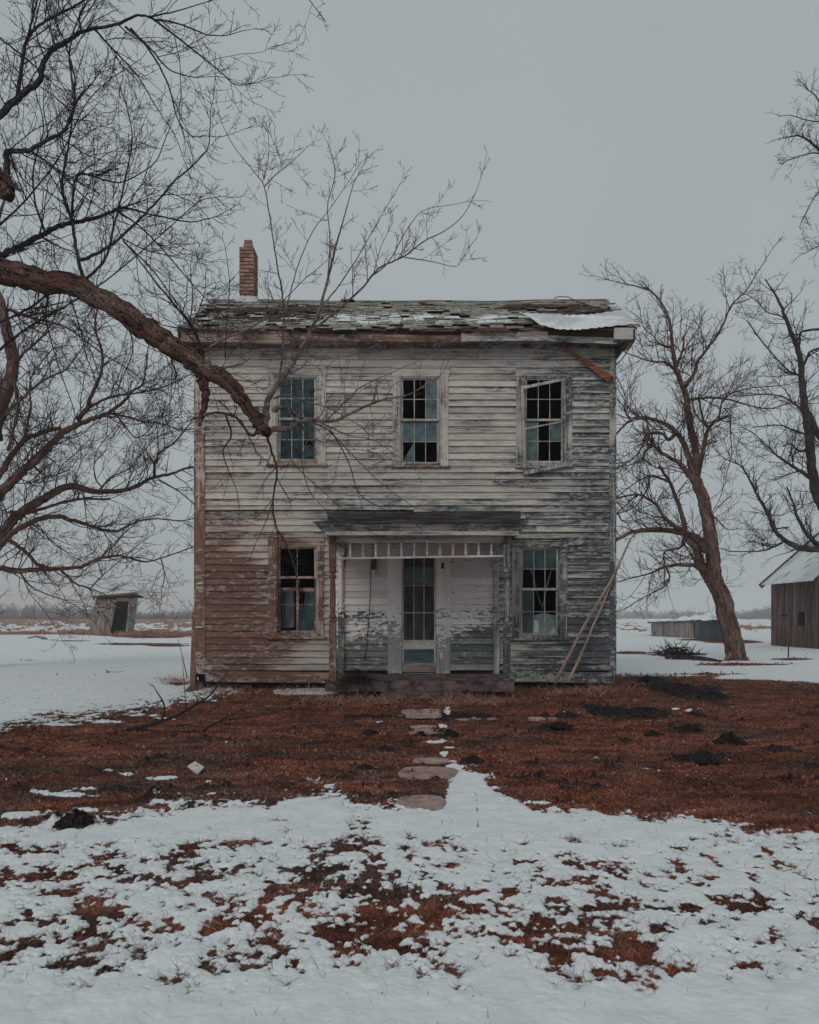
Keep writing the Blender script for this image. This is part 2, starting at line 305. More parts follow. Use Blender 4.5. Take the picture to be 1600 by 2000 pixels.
PATCH=[(866,1476,9,8,.9),(884,1500,12,10),(858,1436,14,5,.8),(100,1548,45,5),(165,1540,40,4),(212,1502,15,5),(250,1512,16,4),(310,1520,40,5),(60,1588,60,5),(200,1583,70,5),(150,1555,50,4),(30,1595,40,5),(408,1528,10,5),(410,1553,12,3),(390,1568,30,3),(874,1390,7,12,.85),(866,1418,10,7,.9),(845,1452,30,3.5),(880,1462,12,4),(600,1350,40,8),(560,1352,22,5),(640,1340,26,7),(740,1410,10,2.5),(890,1508,14,8),(850,1490,22,3),(200,1411,50,3),(330,1404,28,3),(120,1416,40,3),(270,1398,60,2.5),(400,1345,40,10),(640,1350,18,7),(1320,1386,8,4),(1345,1389,8,3),(1410,1584,60,3,.5),(640,1557,50,4,.6),(600,1352,60,4),(700,1498,12,3,.6),(1050,1572,40,3,.7),(735,1500,10,3,.6)]
BACKBARE=[(1235,1275,42,4,1.),(1450,1298,110,4,1.),(1345,1286,60,3,.9),(1545,1288,50,2.5,1.),(1430,1254,65,4,1.1),(1370,1249,60,2.5,1.),(1300,1230,90,3,.6),(1500,1226,60,4,.7),(1540,1262,60,3,.6),(1400,1317,130,2,.6),(1360,1322,30,2,.6),(60,1290,40,1,.5),(270,1258,110,3,.9),(140,1252,60,2,.7),(340,1262,60,2,.8),(300,1241,90,6,1.3),(350,1336,26,5,.7),(440,1340,40,8,.3)]
SOIL=[(1215,1392,62,11,1.1),(1160,1382,30,8,.8),(1350,1352,62,17,1.1),(1265,1328,22,8,1.),(1290,1340,28,8,.8),(1400,1365,30,7,.8),(1100,1400,40,4,1.),(930,1402,50,3.5,1.),(820,1402,60,3,.9),(720,1402,40,2.5,.6),(1085,1426,30,5,.9),(865,1438,25,7,.9),(1360,1480,55,9,.9),(1345,1425,45,6,.7),(1580,1392,50,8,.6),(1370,1398,40,5,.6),(1420,1380,30,4,.4),(1040,1497,30,8,.5),(1010,1525,40,5,.4),(1500,1470,40,6,.4),(1600,1500,30,6,.4),(150,1603,45,9,1.),(820,1365,90,5,.8),(900,1350,60,7,.5),(1350,1317,50,2,.4)]
GX,GY=None,None
def masks(x,y):
    yy=np.maximum(y,.6); u=CX+F*x/yy; v=HY+F*H/yy
    nb=fbm(x*2.3,y*1.9,6,3,.62); nc=fbm(x*9,y*6,4,11,.6); ne=fbm(x*11.,y*7.5,4,91,.66); nd=fbm(x*34,y*23,3,15,.6); nlog=fbm(u/45.,np.log(yy)*16,5,21,.6)
    fb=np.interp(u,*zip(*FORE)); bb=np.interp(u,*zip(*BACK))
    near=np.clip((v-fb)/15,-2.2,2.2)+nb*2.0+ne*2.2+nd*1.6
    near=np.minimum(near,1.5)
    db=blobs(u,v,BARE)
    fr_=np.clip((v-1625)/30,0,1)*np.clip((1965-v)/85,0,1); base=1.13-.40*fr_-1.45*np.minimum(db,1.1)+(nb*1.2+ne*3.7+nd*2.7)*np.clip(.2+db*1.0+.50*fr_,0,1.2)
    wq=np.clip((v-fb)/18,0,1); nearv=near*(1-wq)+np.minimum(base,near+2.)*wq
    pa=blobs(u,v,PATCH); nearv=np.maximum(nearv,-1.7+2.6*pa+(nb*1.0+nc*2.4+nd*1.0)*np.clip(pa*2,0,1))
    bk=np.clip((bb-v)/(5+ (u<480)*11),-2,1.6)+nlog*1.0
    bk=bk+(ne*2.2+nd*1.6)*np.clip((v-1330)/20,0,1)*(u<560)
    bk=bk-2.9*blobs(u,v,BACKBARE)-.5*(fbm(x*1.1,y*.9,5,31)>.42)
    # strip of weeds and the stubble field beyond the yard on the left
    lf=np.clip((430-u)/40,0,1)
    strip=np.exp(-((v-1236.5)/4.2)**2)*lf*2.6
    fieldl=lf*np.clip((1234-v)/4,0,1)*(1.35+1.6*np.clip((1222-v)/10,0,1))
    rf=np.clip((u-1150)/40,0,1)*np.clip((1240-v)/8,0,1)*.75
    nf=fbm(u/9.,v/2.2,3,41,.6)
    bk=bk-strip-(fieldl+rf)+nf*2.6*(np.clip((1240-v)/8,0,1))
    s=np.maximum(nearv*(v>1320)-9*(v<=1320), np.where(v<bb+14,bk,-3.))
    soil=np.clip(blobs(u,v,SOIL)*1.1+(nb*.9+nc*.9+nd*.5)*.8-.05,0,1.3)*(v<1650)
    soil=soil*np.clip((.15-s)*3,0,1)
    far=np.clip((1245-v)/12,0,1)
    return u,v,s,soil,far,nb,nc
def terrain(x,y,full=False):
    u,v,s,soil,far,nb,nc=masks(x,y)
    nd=fbm(x*34,y*24,3,15,.6); k=np.clip((60-y)/30,0,1)*(y>1.2)
    th=1/(1+np.exp(-np.clip(s*4,-30,30)))
    z=.013*th*np.clip(.7+.3*np.minimum(s,1.6),.4,1.2)+.011*nb*k+.007*nc*k+.0022*nd*th*k
    z=z+soil*.04*(.6+nc*1.3+nd*.5)*k+.006*nd*k*(1-th)
    z=z+.015*fbm(x*.5,y*.5,3,77)*k
    z=z*np.clip(k+.3,0,1)
    if full: return z,s,soil,far
    return z
rows=np.concatenate([np.linspace(-40,1.6,10), F*H/(np.linspace(2110,1206.3,840)-HY), [2200,2700,3600,5000]])
rows=np.unique(rows)
tt=np.concatenate([[-1400,-500,-150,-50,-20,-8,-4,-2.2,-1.4],np.linspace(-1.,1.,760),[1.4,2.2,4,8,20,50,150,500,1400]])
Yg,Tg=np.meshgrid(rows,tt,indexing='ij')
hw=np.maximum(np.abs(Yg),2.)*.52+.25
Xg=np.where(np.abs(Tg)<=1,Tg*hw,np.sign(Tg)*(hw+(np.abs(Tg)-1)*4))
zg,sg,dg,fg=terrain(Xg.ravel(),Yg.ravel(),True)
nr,nc_=Yg.shape
me=bpy.data.meshes.new('ground'); nv=nr*nc_
me.vertices.add(nv); me.vertices.foreach_set('co',np.stack([Xg.ravel(),Yg.ravel(),zg],1).astype(np.float32).ravel())
ii=(np.arange(nr-1)[:,None]*nc_+np.arange(nc_-1)[None,:]).ravel()
qd=np.stack([ii,ii+1,ii+1+nc_,ii+nc_],1).astype(np.int32)
me.loops.add(qd.size); me.loops.foreach_set('vertex_index',qd.ravel())
me.polygons.add(len(qd)); me.polygons.foreach_set('loop_start',np.arange(0,qd.size,4,dtype=np.int32))
me.update(calc_edges=True); me.polygons.foreach_set('use_smooth',np.ones(len(qd),dtype=bool))
for nm,arr in (('snow',np.clip(sg,-3,3)*.35),('soil',dg),('far',fg)):
    at=me.attributes.new(nm,'FLOAT','POINT'); at.data.foreach_set('value',arr.astype(np.float32))
me.materials.append(M['ground']); me.validate()
go=bpy.data.objects.new('ground',me); C.objects.link(go); tag(go,'snow patches over flat dead lawn and bare black soil reaching the horizon','ground',kind='structure')
def gz(x,y): return float(terrain(np.array([x]),np.array([y]))[0])

# ---------------------------------------------------------------- grass blades
rs=np.random.RandomState(5)
def blades(N,vr,ur,keep,lmin,lmax,wd,name,mat,tilt=(25,80),seed=0,base=None,aoff=(0,1)):
    if base is None:
        v=rs.uniform(vr[0],vr[1],N); u=rs.uniform(ur[0],ur[1],N); y=F*H/(v-HY); x=(u-CX)/F*y
        x=x+rs.normal(0,.01,N); y=y+rs.normal(0,.012,N)*np.clip(y/6,.3,2)
    else: x,y=base
    u,v,s,soil,far,nb,nc=masks(x,y)
    k=rs.uniform(0,1,len(x))<keep(u,v,s,soil)
    x,y=x[k],y[k]; z=terrain(x,y)-.006; n_=len(x)
    L=rs.uniform(lmin,lmax,n_)*(.7+.6*rs.uniform(0,1,n_)**2); az=rs.uniform(0,2*np.pi,n_); ti=np.radians(rs.uniform(tilt[0],tilt[1],n_))
    W=wd*rs.uniform(.6,1.3,n_)*np.clip(y/7,.6,3); 
    dx=np.cos(az)*np.sin(ti); dy=np.sin(az)*np.sin(ti); dz=np.cos(ti)
    fa=rs.uniform(0,np.pi,n_); px=np.cos(fa); py=np.sin(fa)*.4
    b1=np.stack([x-px*W,y-py*W,z],1); b2=np.stack([x+px*W,y+py*W,z],1)
    m1=np.stack([x+dx*L*.55-px*W*.7,y+dy*L*.55-py*W*.7,z+dz*L*.62],1); m2=np.stack([x+dx*L*.55+px*W*.7,y+dy*L*.55+py*W*.7,z+dz*L*.62],1)
    t=np.stack([x+dx*L,y+dy*L,z+dz*L*.85],1)
    co_=np.stack([b1,b2,m2,m1,t],1).reshape(-1,3)
    o5=np.arange(n_)[:,None]*5
    lp=np.concatenate([o5+np.array([[0,1,2,3]]),o5+np.array([[3,2,4]])],1).astype(np.int32)
    me=bpy.data.meshes.new(name); me.vertices.add(n_*5); me.vertices.foreach_set('co',co_.astype(np.float32).ravel())
    me.loops.add(n_*7); me.loops.foreach_set('vertex_index',lp.ravel())
    ls=np.stack([np.arange(n_)*7,np.arange(n_)*7+4],1).astype(np.int32)
    me.polygons.add(n_*2); me.polygons.foreach_set('loop_start',ls.ravel()); me.update(calc_edges=True)
    at=me.attributes.new('bd','FLOAT','POINT'); at.data.foreach_set('value',np.repeat(rs.uniform(aoff[0],aoff[1],n_),5).astype(np.float32))
    me.materials.append(mat); o=bpy.data.objects.new(name,me); C.objects.link(o); return o
def kp(u,v,s,soil): return np.where(s<-.05,1.,np.where(s<.35,.22,.004))*np.where(soil>.5,.12,1.)
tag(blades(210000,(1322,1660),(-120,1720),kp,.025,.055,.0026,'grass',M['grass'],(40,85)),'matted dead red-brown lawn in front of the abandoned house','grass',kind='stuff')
def kp2(u,v,s,soil): return np.where(s<.1,1.,np.where(s<.45,.22,.0022))
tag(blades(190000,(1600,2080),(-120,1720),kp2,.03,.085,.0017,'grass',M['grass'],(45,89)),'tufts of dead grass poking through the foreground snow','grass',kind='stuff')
def kp3(u,v,s,soil): return np.where(s<.1,1.,np.where(v<1240,.10,.006))*np.where((u>450)&(u<1170),0,1)
tag(blades(26000,(1211,1322),(-100,1700),kp3,.06,.12,.006,'stubble',M['grass'],(30,82),aoff=(.1,1)),'low dead weeds and corn stubble in the snowy fields behind','stubble',kind='stuff')

def ks(u,v,s,soil): return np.where((soil>.35)&(s<.1),1.,0.)
tag(blades(60000,(1322,1640),(-120,1720),ks,.015,.05,.007,'loose_soil',M['dirt'],(20,90)),'crumbled black soil churned up across the lawn','soil',kind='stuff')

# ---------------------------------------------------------------- house
W0=17.0
def hx(px): return (px-CX)/F*W0
def hz(py): return H+(HY-py)/F*W0
XL,XR=hx(383),hx(1200)
house=empty('farmhouse',(-.075,W0,0),'two-storey abandoned clapboard farmhouse with peeling paint and brick chimney','house')
WIN=[ # outer trim px, opening px, mid rail, lower-left style
 dict(t=(525,637,720,908),o=(540,621,735,900),m=820,k='a'),
 dict(t=(767,876,720,911),o=(780,861,736,906),m=822,k='b'),
 dict(t=(1008,1117,720,912),o=(1022,1104,736,904),m=822,k='c'),
 dict(t=(525,633,1050,1245),o=(540,621,1066,1236),m=1130,k='d'),
 dict(t=(1000,1108,1057,1248),o=(1014,1094,1069,1241),m=1153,k='e')]
DO=dict(t=(757,880,1072,1314),o=(785,852,1086,1312))
cut=[]; hole=[]
for q in WIN+[DO]:
    a,b,c,d=q['t']; cut.append((hx(a)+.02,hx(b)-.02,hz(d)+.02,hz(c)-.02))
    a,b,c,d=q['o']; hole.append((hx(a),hx(b),hz(d),hz(c)))
BK=21.9
# sheathing with holes, side and back walls
mb=MB()
xs=sorted({XL+.02,XR-.02}|{h[0] for h in hole}|{h[1] for h in hole}); zs=sorted({.2,6.0}|{h[2] for h in hole}|{h[3] for h in hole})
for i in range(len(xs)-1):
    for j in range(len(zs)-1):
        cx,cz=(xs[i]+xs[i+1])/2,(zs[j]+zs[j+1])/2
        if not any(h[0]<cx<h[1] and h[2]<cz<h[3] for h in hole):
            mb.box(xs[i],xs[i+1],W0+.002,W0+.12,zs[j],zs[j+1],.5)
mb.box(XL+.02,XL+.12,W0+.12,BK,.2,6.0); mb.box(XR-.12,XR-.02,W0+.12,BK,.2,6.0); mb.box(XL+.02,XR-.02,BK,BK+.1,.2,6.0)
mb.box(XL+.12,XR-.12,W0+.12,BK,.25,.3); mb.box(XL+.12,XR-.12,W0+.12,BK,3.0,3.12)
mb.box(XL+.12,XR-.12,W0+2.2,W0+2.25,.3,6.0)
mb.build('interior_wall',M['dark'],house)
# clapboards
def board(mb,x0,x1,z0,z1,yf,a,warp=.004,t0=.034,t1=.008):
    n=max(2,int((x1-x0)/.35)); vs=[]; 
    for i in range(n+1):
        x=x0+(x1-x0)*i/n; dz=warp*mnoise.noise(Vector((x*1.3,z0*9,a*5))); dy=warp*1.2*mnoise.noise(Vector((x*1.7+9,z0*7,a*5)))
        vs += [(x,yf-t0+dy,z0+dz),(x,yf-t1+dy*.5,z1),(x,yf,z0+dz)]
    fs=[]
    for i in range(n):
        b=i*3; fs += [(b,b+3,b+4,b+1),(b+2,b+5,b+3,b)]
    fs += [(0,1,2),(n*3,n*3+2,n*3+1)]
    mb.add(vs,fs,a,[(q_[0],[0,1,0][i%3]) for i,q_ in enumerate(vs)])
mb=MB(); NB=47; z0=hz(1309); z1=hz(704); hh=(z1-z0)/NB; XS0,XS1=hx(401),hx(1191)
for k in range(NB):
    za=z0+k*hh; zb=za+hh; zc=(za+zb)/2
    segs=[(XS0,XS1)]
    for c in cut:
        if c[2]<zb and c[3]>za and min(zb,c[3])-max(za,c[2])>.03:
            ns=[]
            for s in segs:
                if c[1]<=s[0] or c[0]>=s[1]: ns.append(s); continue
                if c[0]>s[0]: ns.append((s[0],c[0]))
                if c[1]<s[1]: ns.append((c[1],s[1]))
            segs=ns
    for s in segs:
        x=s[0]
        while x<s[1]-.01:
            e=min(s[1],x+U(1.2,3.6)); 
            if s[1]-e<.5: e=s[1]
            drop=0; gap=0
            if abs(za-hz(998))<hh*.5 and x<-.5: gap=.035
            elif rnd.random()<.05: drop=U(.004,.014)
            board(mb,x,e-.004,za-drop+gap,zb+.012,W0,U(0,1),.007, .034+(.014 if rnd.random()<.12 else 0)); x=e
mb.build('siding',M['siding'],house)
mb=MB()                                              # side and rear clapboards
for k in range(NB):
    za=z0+k*hh; zb=za+hh+.012
    for X_,sg_ in ((XL+.02,-1),(XR-.02,1)):
        mb.add([(X_+sg_*.022,W0+.02,za),(X_+sg_*.022,BK+.1,za),(X_+sg_*.006,BK+.1,zb),(X_+sg_*.006,W0+.02,zb),(X_,W0+.02,za),(X_,BK+.1,za)],[(0,1,2,3),(0,4,5,1)])
    mb.add([(XL,BK+.122,za),(XR,BK+.122,za),(XR,BK+.106,zb),(XL,BK+.106,zb)],[(0,1,2,3)])
mb.build('side_siding',M['trimh'],house)
# gable triangles
RZ,RY=7.60,19.45; EY=16.52; EZ=6.16; EYB=2*RY-EY
for X_ in (XL+.03,XR-.07):
    mb=MB(); mb.add([(X_,W0,5.95),(X_,BK+.1,5.95),(X_,BK+.1,6.1),(X_,RY,RZ-.08),(X_,W0,6.25),(X_+.04,W0,5.95),(X_+.04,BK+.1,5.95),(X_+.04,BK+.1,6.1),(X_+.04,RY,RZ-.08),(X_+.04,W0,6.25)],[(0,1,2,3,4),(9,8,7,6,5)])
    mb.build('gable',M['trimh'],house)
mb=MB(); mb.box(XL-.0,hx(401),W0-.04,W0+.03,hz(1316),5.78); mb.box(XL-.03,XL-.001,W0-.035,W0+.10,hz(1330),5.75); mb.build('corner_board',M['trim_brown'],house)
mb=MB(); mb.box(hx(1190),XR,W0-.04,W0+.03,hz(1330),5.78); mb.box(XR+.001,XR+.03,W0-.035,W0+.10,hz(1316),5.75); mb.build('corner_board',M['trim'],house)
# skirt boards
mb=MB(); mb.bar((hx(402),W0-.03,hz(1321)),(hx(652),W0-.03,hz(1323)),.19,.04); mb.build('skirt_board',M['brown_h'],house)
mb=MB(); mb.bar((hx(985),W0-.03,hz(1320)),(hx(1198),W0-.03,hz(1324)),.19,.04); mb.build('skirt_board',M['dark_h'],house)
mb=MB(); mb.box(XL+.03,XR-.4,W0+.05,W0+.2,-.05,.25); mb.box(XR-.3,XR-.02,W0+.3,W0+.5,-.05,.2); mb.build('foundation',M['dark'],house)  # dark foundation boxes, also standing in for shade in the left corner hole
# frieze in pieces
mb=MB(); cuts=[hx(392),hx(560),hx(700),hx(935),hx(1201)]
for i in range(4): mb.box(cuts[i],cuts[i+1]-.005,W0-.036-.003*(i%2),W0+.01,hz(703),hz(675)+.02,(.9,.8,.7,.15)[i])
mb.build('frieze',siding_mat('frieze_paint',False,(.70,.65,.57),.12),house)
mb=MB()
for za,th in ((hz(712),.026),): mb.box(hx(401),hx(1190),W0-th,W0+.01,hz(719)+.02,hz(704),.4)
mb.build('frieze_board',M['trimh'],house)
# cornice: bed mould, soffit, fascia, crown
mb=MB(); mb.box(XL,XR,W0-.10,W0-.038,hz(676),hz(668),.3); mb.box(XL,XR,W0-.07,W0-.037,hz(682),hz(676),.6)
mb.build('bed_mould',M['cornice'],house)
mb=MB(); SZ=5.97
mb.box(XL-.2,-.9,16.62,W0+.0,SZ,SZ+.03); mb.box(-.9,XR+.22,16.62,W0+.0,SZ+.005,SZ+.035)
mb.box(XL-.2,XL-.03,W0,BK,SZ,SZ+.03); mb.box(XR+.03,XR+.22,W0,BK,SZ,SZ+.03); mb.build('soffit',M['cornice'],house)
def fas(mb,px0,px1,pa,pb,y,h,a=None):
    p=P(px0,pa,y); q=P(px1,pb,y); n=8; vs=[]
    for i in range(n+1):
        t=i/n; x=p.x+(q.x-p.x)*t; z=p.z+(q.z-p.z)*t+.01*mnoise.noise(Vector((x*1.5,pa,0)))
        hj=h*(1+.12*mnoise.noise(Vector((x*4,pb,7))))
        vs += [(x,y,z-hj),(x,y,z),(x,y+.03,z),(x,y+.03,z-hj)]
    fs=[]
    for i in range(n):
        b=i*4
        for j in range(4): fs.append((b+j,b+(j+1)%4,b+4+(j+1)%4,b+4+j)[::-1])
    fs += [(0,1,2,3),(n*4+3,n*4+2,n*4+1,n*4)]
    mb.add(vs,fs,a)
mb=MB(); fas(mb,353,566,643,648,16.60,.20,.2); fas(mb,567,900,652,655,16.60,.115,.6); mb.build('fascia',M['cornice'],house)
mb=MB(); fas(mb,901,1070,650,647,16.59,.15,.9); fas(mb,1071,1205,655,660,16.585,.10,.8); mb.build('fascia',M['trimh'],house)
mb=MB(); fas(mb,348,520,636,640,16.52,.05,.3); mb.build('crown_mould',M['cornice'],house); mb=MB(); fas(mb,800,892,640,641,16.53,.05,.4); mb.build('crown_mould',M['cornice'],house)
mb=MB(); mb.box(XL-.16,XR+.16,16.64,16.66,SZ+.03,EZ-.01); mb.build('rafter_board',M['deck'],house)
# eave return box, right corner
mb=MB(); a=P(1200,640,16.5); b=P(1243,662,16.5)
mb.box(a.x,b.x-.02,16.50,16.58,b.z,a.z-.0,.9); mb.box(b.x-.05,b.x+.01,16.5,17.3,b.z+.01,a.z-.02,.8)
mb.build('eave_box',simple('painted_eave',(.42,.41,.39),(.56,.55,.52),(3,3,20)),house)
mb=MB(); mb.add([P(1243,662,16.5),P(1245,640,16.55),(XR+.25,19.4,7.45),(XR+.25,19.4,7.2),P(1205,692,17.0),P(1200,672,17.)],[(0,1,2,3),(0,3,4),(0,4,5)]); mb.build('rake_board',M['cornice'],house)
mb=MB(); mb.add([P(348,662,16.6),P(345,640,16.55),(XL-.22,19.4,7.45),(XL-.22,19.4,7.2),P(383,690,17.0)],[(0,3,2,1),(0,4,3)]); mb.build('rake_board',M['trim_brown'],house)
# roof deck and shingles
mb=MB(); X0,X1=-3.93,3.93
def sag(x,t): return -.035*math.sin((x+3.9)/7.8*math.pi)+.03*mnoise.noise(Vector((x*.9,t*2,3)))
def rp(x,t,off=0):                                   # t: 0 eave .. 1 ridge
    y=EY+(RY-EY)*t; z=EZ+(RZ-EZ)*t; return Vector((x,y-off*.44,z+sag(x,t)+off*.9))
n=24
for i in range(n):
    for j in range(6):
        xa,xb=X0+.06+(X1-X0-.12)*i/n,X0+.06+(X1-X0-.12)*(i+1)/n; ta,tb=.02+.98*j/6,.02+.98*(j+1)/6
        mb.add([rp(xa,ta,-.02),rp(xb,ta,-.02),rp(xb,tb,-.02),rp(xa,tb,-.02)],[(0,1,2,3)],U(0,1))
mb.add([(X0,RY,RZ-.03),(X1,RY,RZ-.03),(X1,EYB,EZ),(X0,EYB,EZ)],[(0,1,2,3)])
roof=mb.build('roof',M['deck'],house)
mb=MB(); NR=14
for r in range(NR):
    t0=r/NR; t1=min(1.,(r+1.28)/NR); x=X0+U(-.08,.03)
    off0=U(-.03,.03)
    while x<X1:
        wd=U(.13,.30); e=min(x+wd,X1+U(-.04,.03))
        px=CX+F*x/(EY+(RY-EY)*t0)
        dam=0
        if px<640: dam=.34*max(0,1-abs(t0-.42)/.35)
        if px>1050: dam=.40*max(0,1-abs(t0-.5)/.28)
        if t0<.1: dam=max(dam,.22)
        if rnd.random()>dam:
            l=U(.014,.034)+(U(0,.05) if rnd.random()<.10+dam*.9 else 0); sk=U(-.006,.006)*(1+dam*16); dt=U(-.012,.012)*(1+dam*5)
            if rnd.random()<.04: dt-=.03
            a=U(0,1)
            b0=rp(x+.007,t0+dt,l); b1=rp(e-.007,t0+dt+sk,l); c1=rp(e-.004,t1,.004); c0=rp(x+.004,t1,.004)
            d0=rp(x+.004,t0+dt,l-.014); d1=rp(e-.004,t0+dt+sk,l-.014)
            mb.add([b0,b1,c1,c0,d0,d1],[(0,1,2,3),(4,5,1,0),(0,3,4),(1,5,2)],a)
        x=e
x=X0
while x<X1:                                          # ridge caps
    e=min(x+U(.3,.5),X1); mb.add([rp(x,.955,.024),rp(e,.955,.024),rp(e,1,.012),rp(x,1,.012)],[(0,1,2,3)]); x=e
# torn strips of deck and courses on the damaged corners
mb.build('shingles',M['shingle'],house,parent=roof)
mb=MB()
for i in range(46):
    left=rnd.random()<.6; cx=U(-3.6,-1.5) if left else U(1.9,3.35); t=U(.15,.7) if left else U(.4,.72)
    L=U(.25,.9); th=U(-.06,.06); cx=max(cx,-3.4); p=rp(cx-L/2,t+th,.03); q=rp(cx+L/2,t-th,.05+U(0,.03)); mb.bar(p,q,U(.03,.09),.02,up=Vector((0,-.4,.9)))
for i in range(30):
    cx=U(-3.7,3.0); p=rp(cx,.02+U(-.02,.02),.0); q=p+Vector((U(.15,.6),U(-.03,.02),U(-.10,.03))); mb.bar(p,q,U(.015,.05),.015,up=Vector((0,-.9,.4)))
mb.build('torn_lath',M['deck'],house,parent=roof)
# snow lying on the shingles
def slab_patch(mb,cen,rx,ry,fn,k=40,th=.02,seed=0):
    top=[];bot=[]; mid=fn(cen[0],cen[1],th*1.3)
    for i in range(k):
        a=2*math.pi*i/k; r=1+.55*mnoise.noise(Vector((math.cos(a)*2.2+seed,math.sin(a)*2.2,seed)))+.2*mnoise.noise(Vector((math.cos(a)*8+seed,math.sin(a)*8,seed)))
        r=max(.3,r)
        top.append(fn(cen[0]+math.cos(a)*rx*r*.94,cen[1]+math.sin(a)*ry*r*.94,th)); bot.append(fn(cen[0]+math.cos(a)*rx*r,cen[1]+math.sin(a)*ry*r,0))
    vs=[mid]+top+bot; fs=[]
    for i in range(k):
        j=(i+1)%k; fs += [(0,1+i,1+j),(1+i,1+k+i,1+k+j,1+j)]
    mb.add(vs,fs)
# chimney
mb=MB(); cx0=(467-CX)/F*19.2; cx1=(496-CX)/F*19.2; cy0,cy1=19.2,19.74; ct=H+(HY-482)/F*19.2; cb=7.25
mb.mi=0; mb.box(cx0+.022,cx1-.022,cy0+.022,cy1-.022,cb,ct-.02,.5); mb.mi=1
bh=.073; z=cb; k=0
def course(z,k,x0,x1,y0,y1):
    for ya,yb,front in ((y0,y0+.10,True),(y1-.10,y1,True)):
        xx=x0; 
        cutp=[x0,(x0+x1)/2+(.05 if k%2 else -.05),x1]
        for i in range(2): mb.box(cutp[i]+.004,cutp[i+1]-.004,ya,yb,z+.009,z+bh-.009,U(0,1),.004)
    cp=[y0+.10,y0+.10+(.10 if k%2 else .17),y0+.10+(.27 if k%2 else .34),y1-.10]
    for xa,xb in ((x0,x0+.1),(x1-.1,x1)):
        for i in range(3): 
            if cp[i+1]-cp[i]>.02: mb.box(xa,xb,cp[i]+.007,cp[i+1]-.007,z+.009,z+bh-.009,U(0,1),.004)
while z<ct: course(z,k,cx0,cx1,cy0,cy1); z+=bh; k+=1
mb.box(cx0+.09,cx1-.03,cy0,cy0+.1,z,z+bh-.01,.6); mb.box(cx0+.10,cx1-.04,cy0+.0,cy0+.1,z+bh,z+2*bh-.015,.4)
ch=mb.build('chimney',[M['mortar'],M['brick']],house,parent=roof)
mb=MB(); mb.bar((cx0-.06,cy0-.01,7.53),(cx1+.07,cy0-.01,7.50),.13,.02); mb.build('flashing',M['tin'],house,parent=roof)
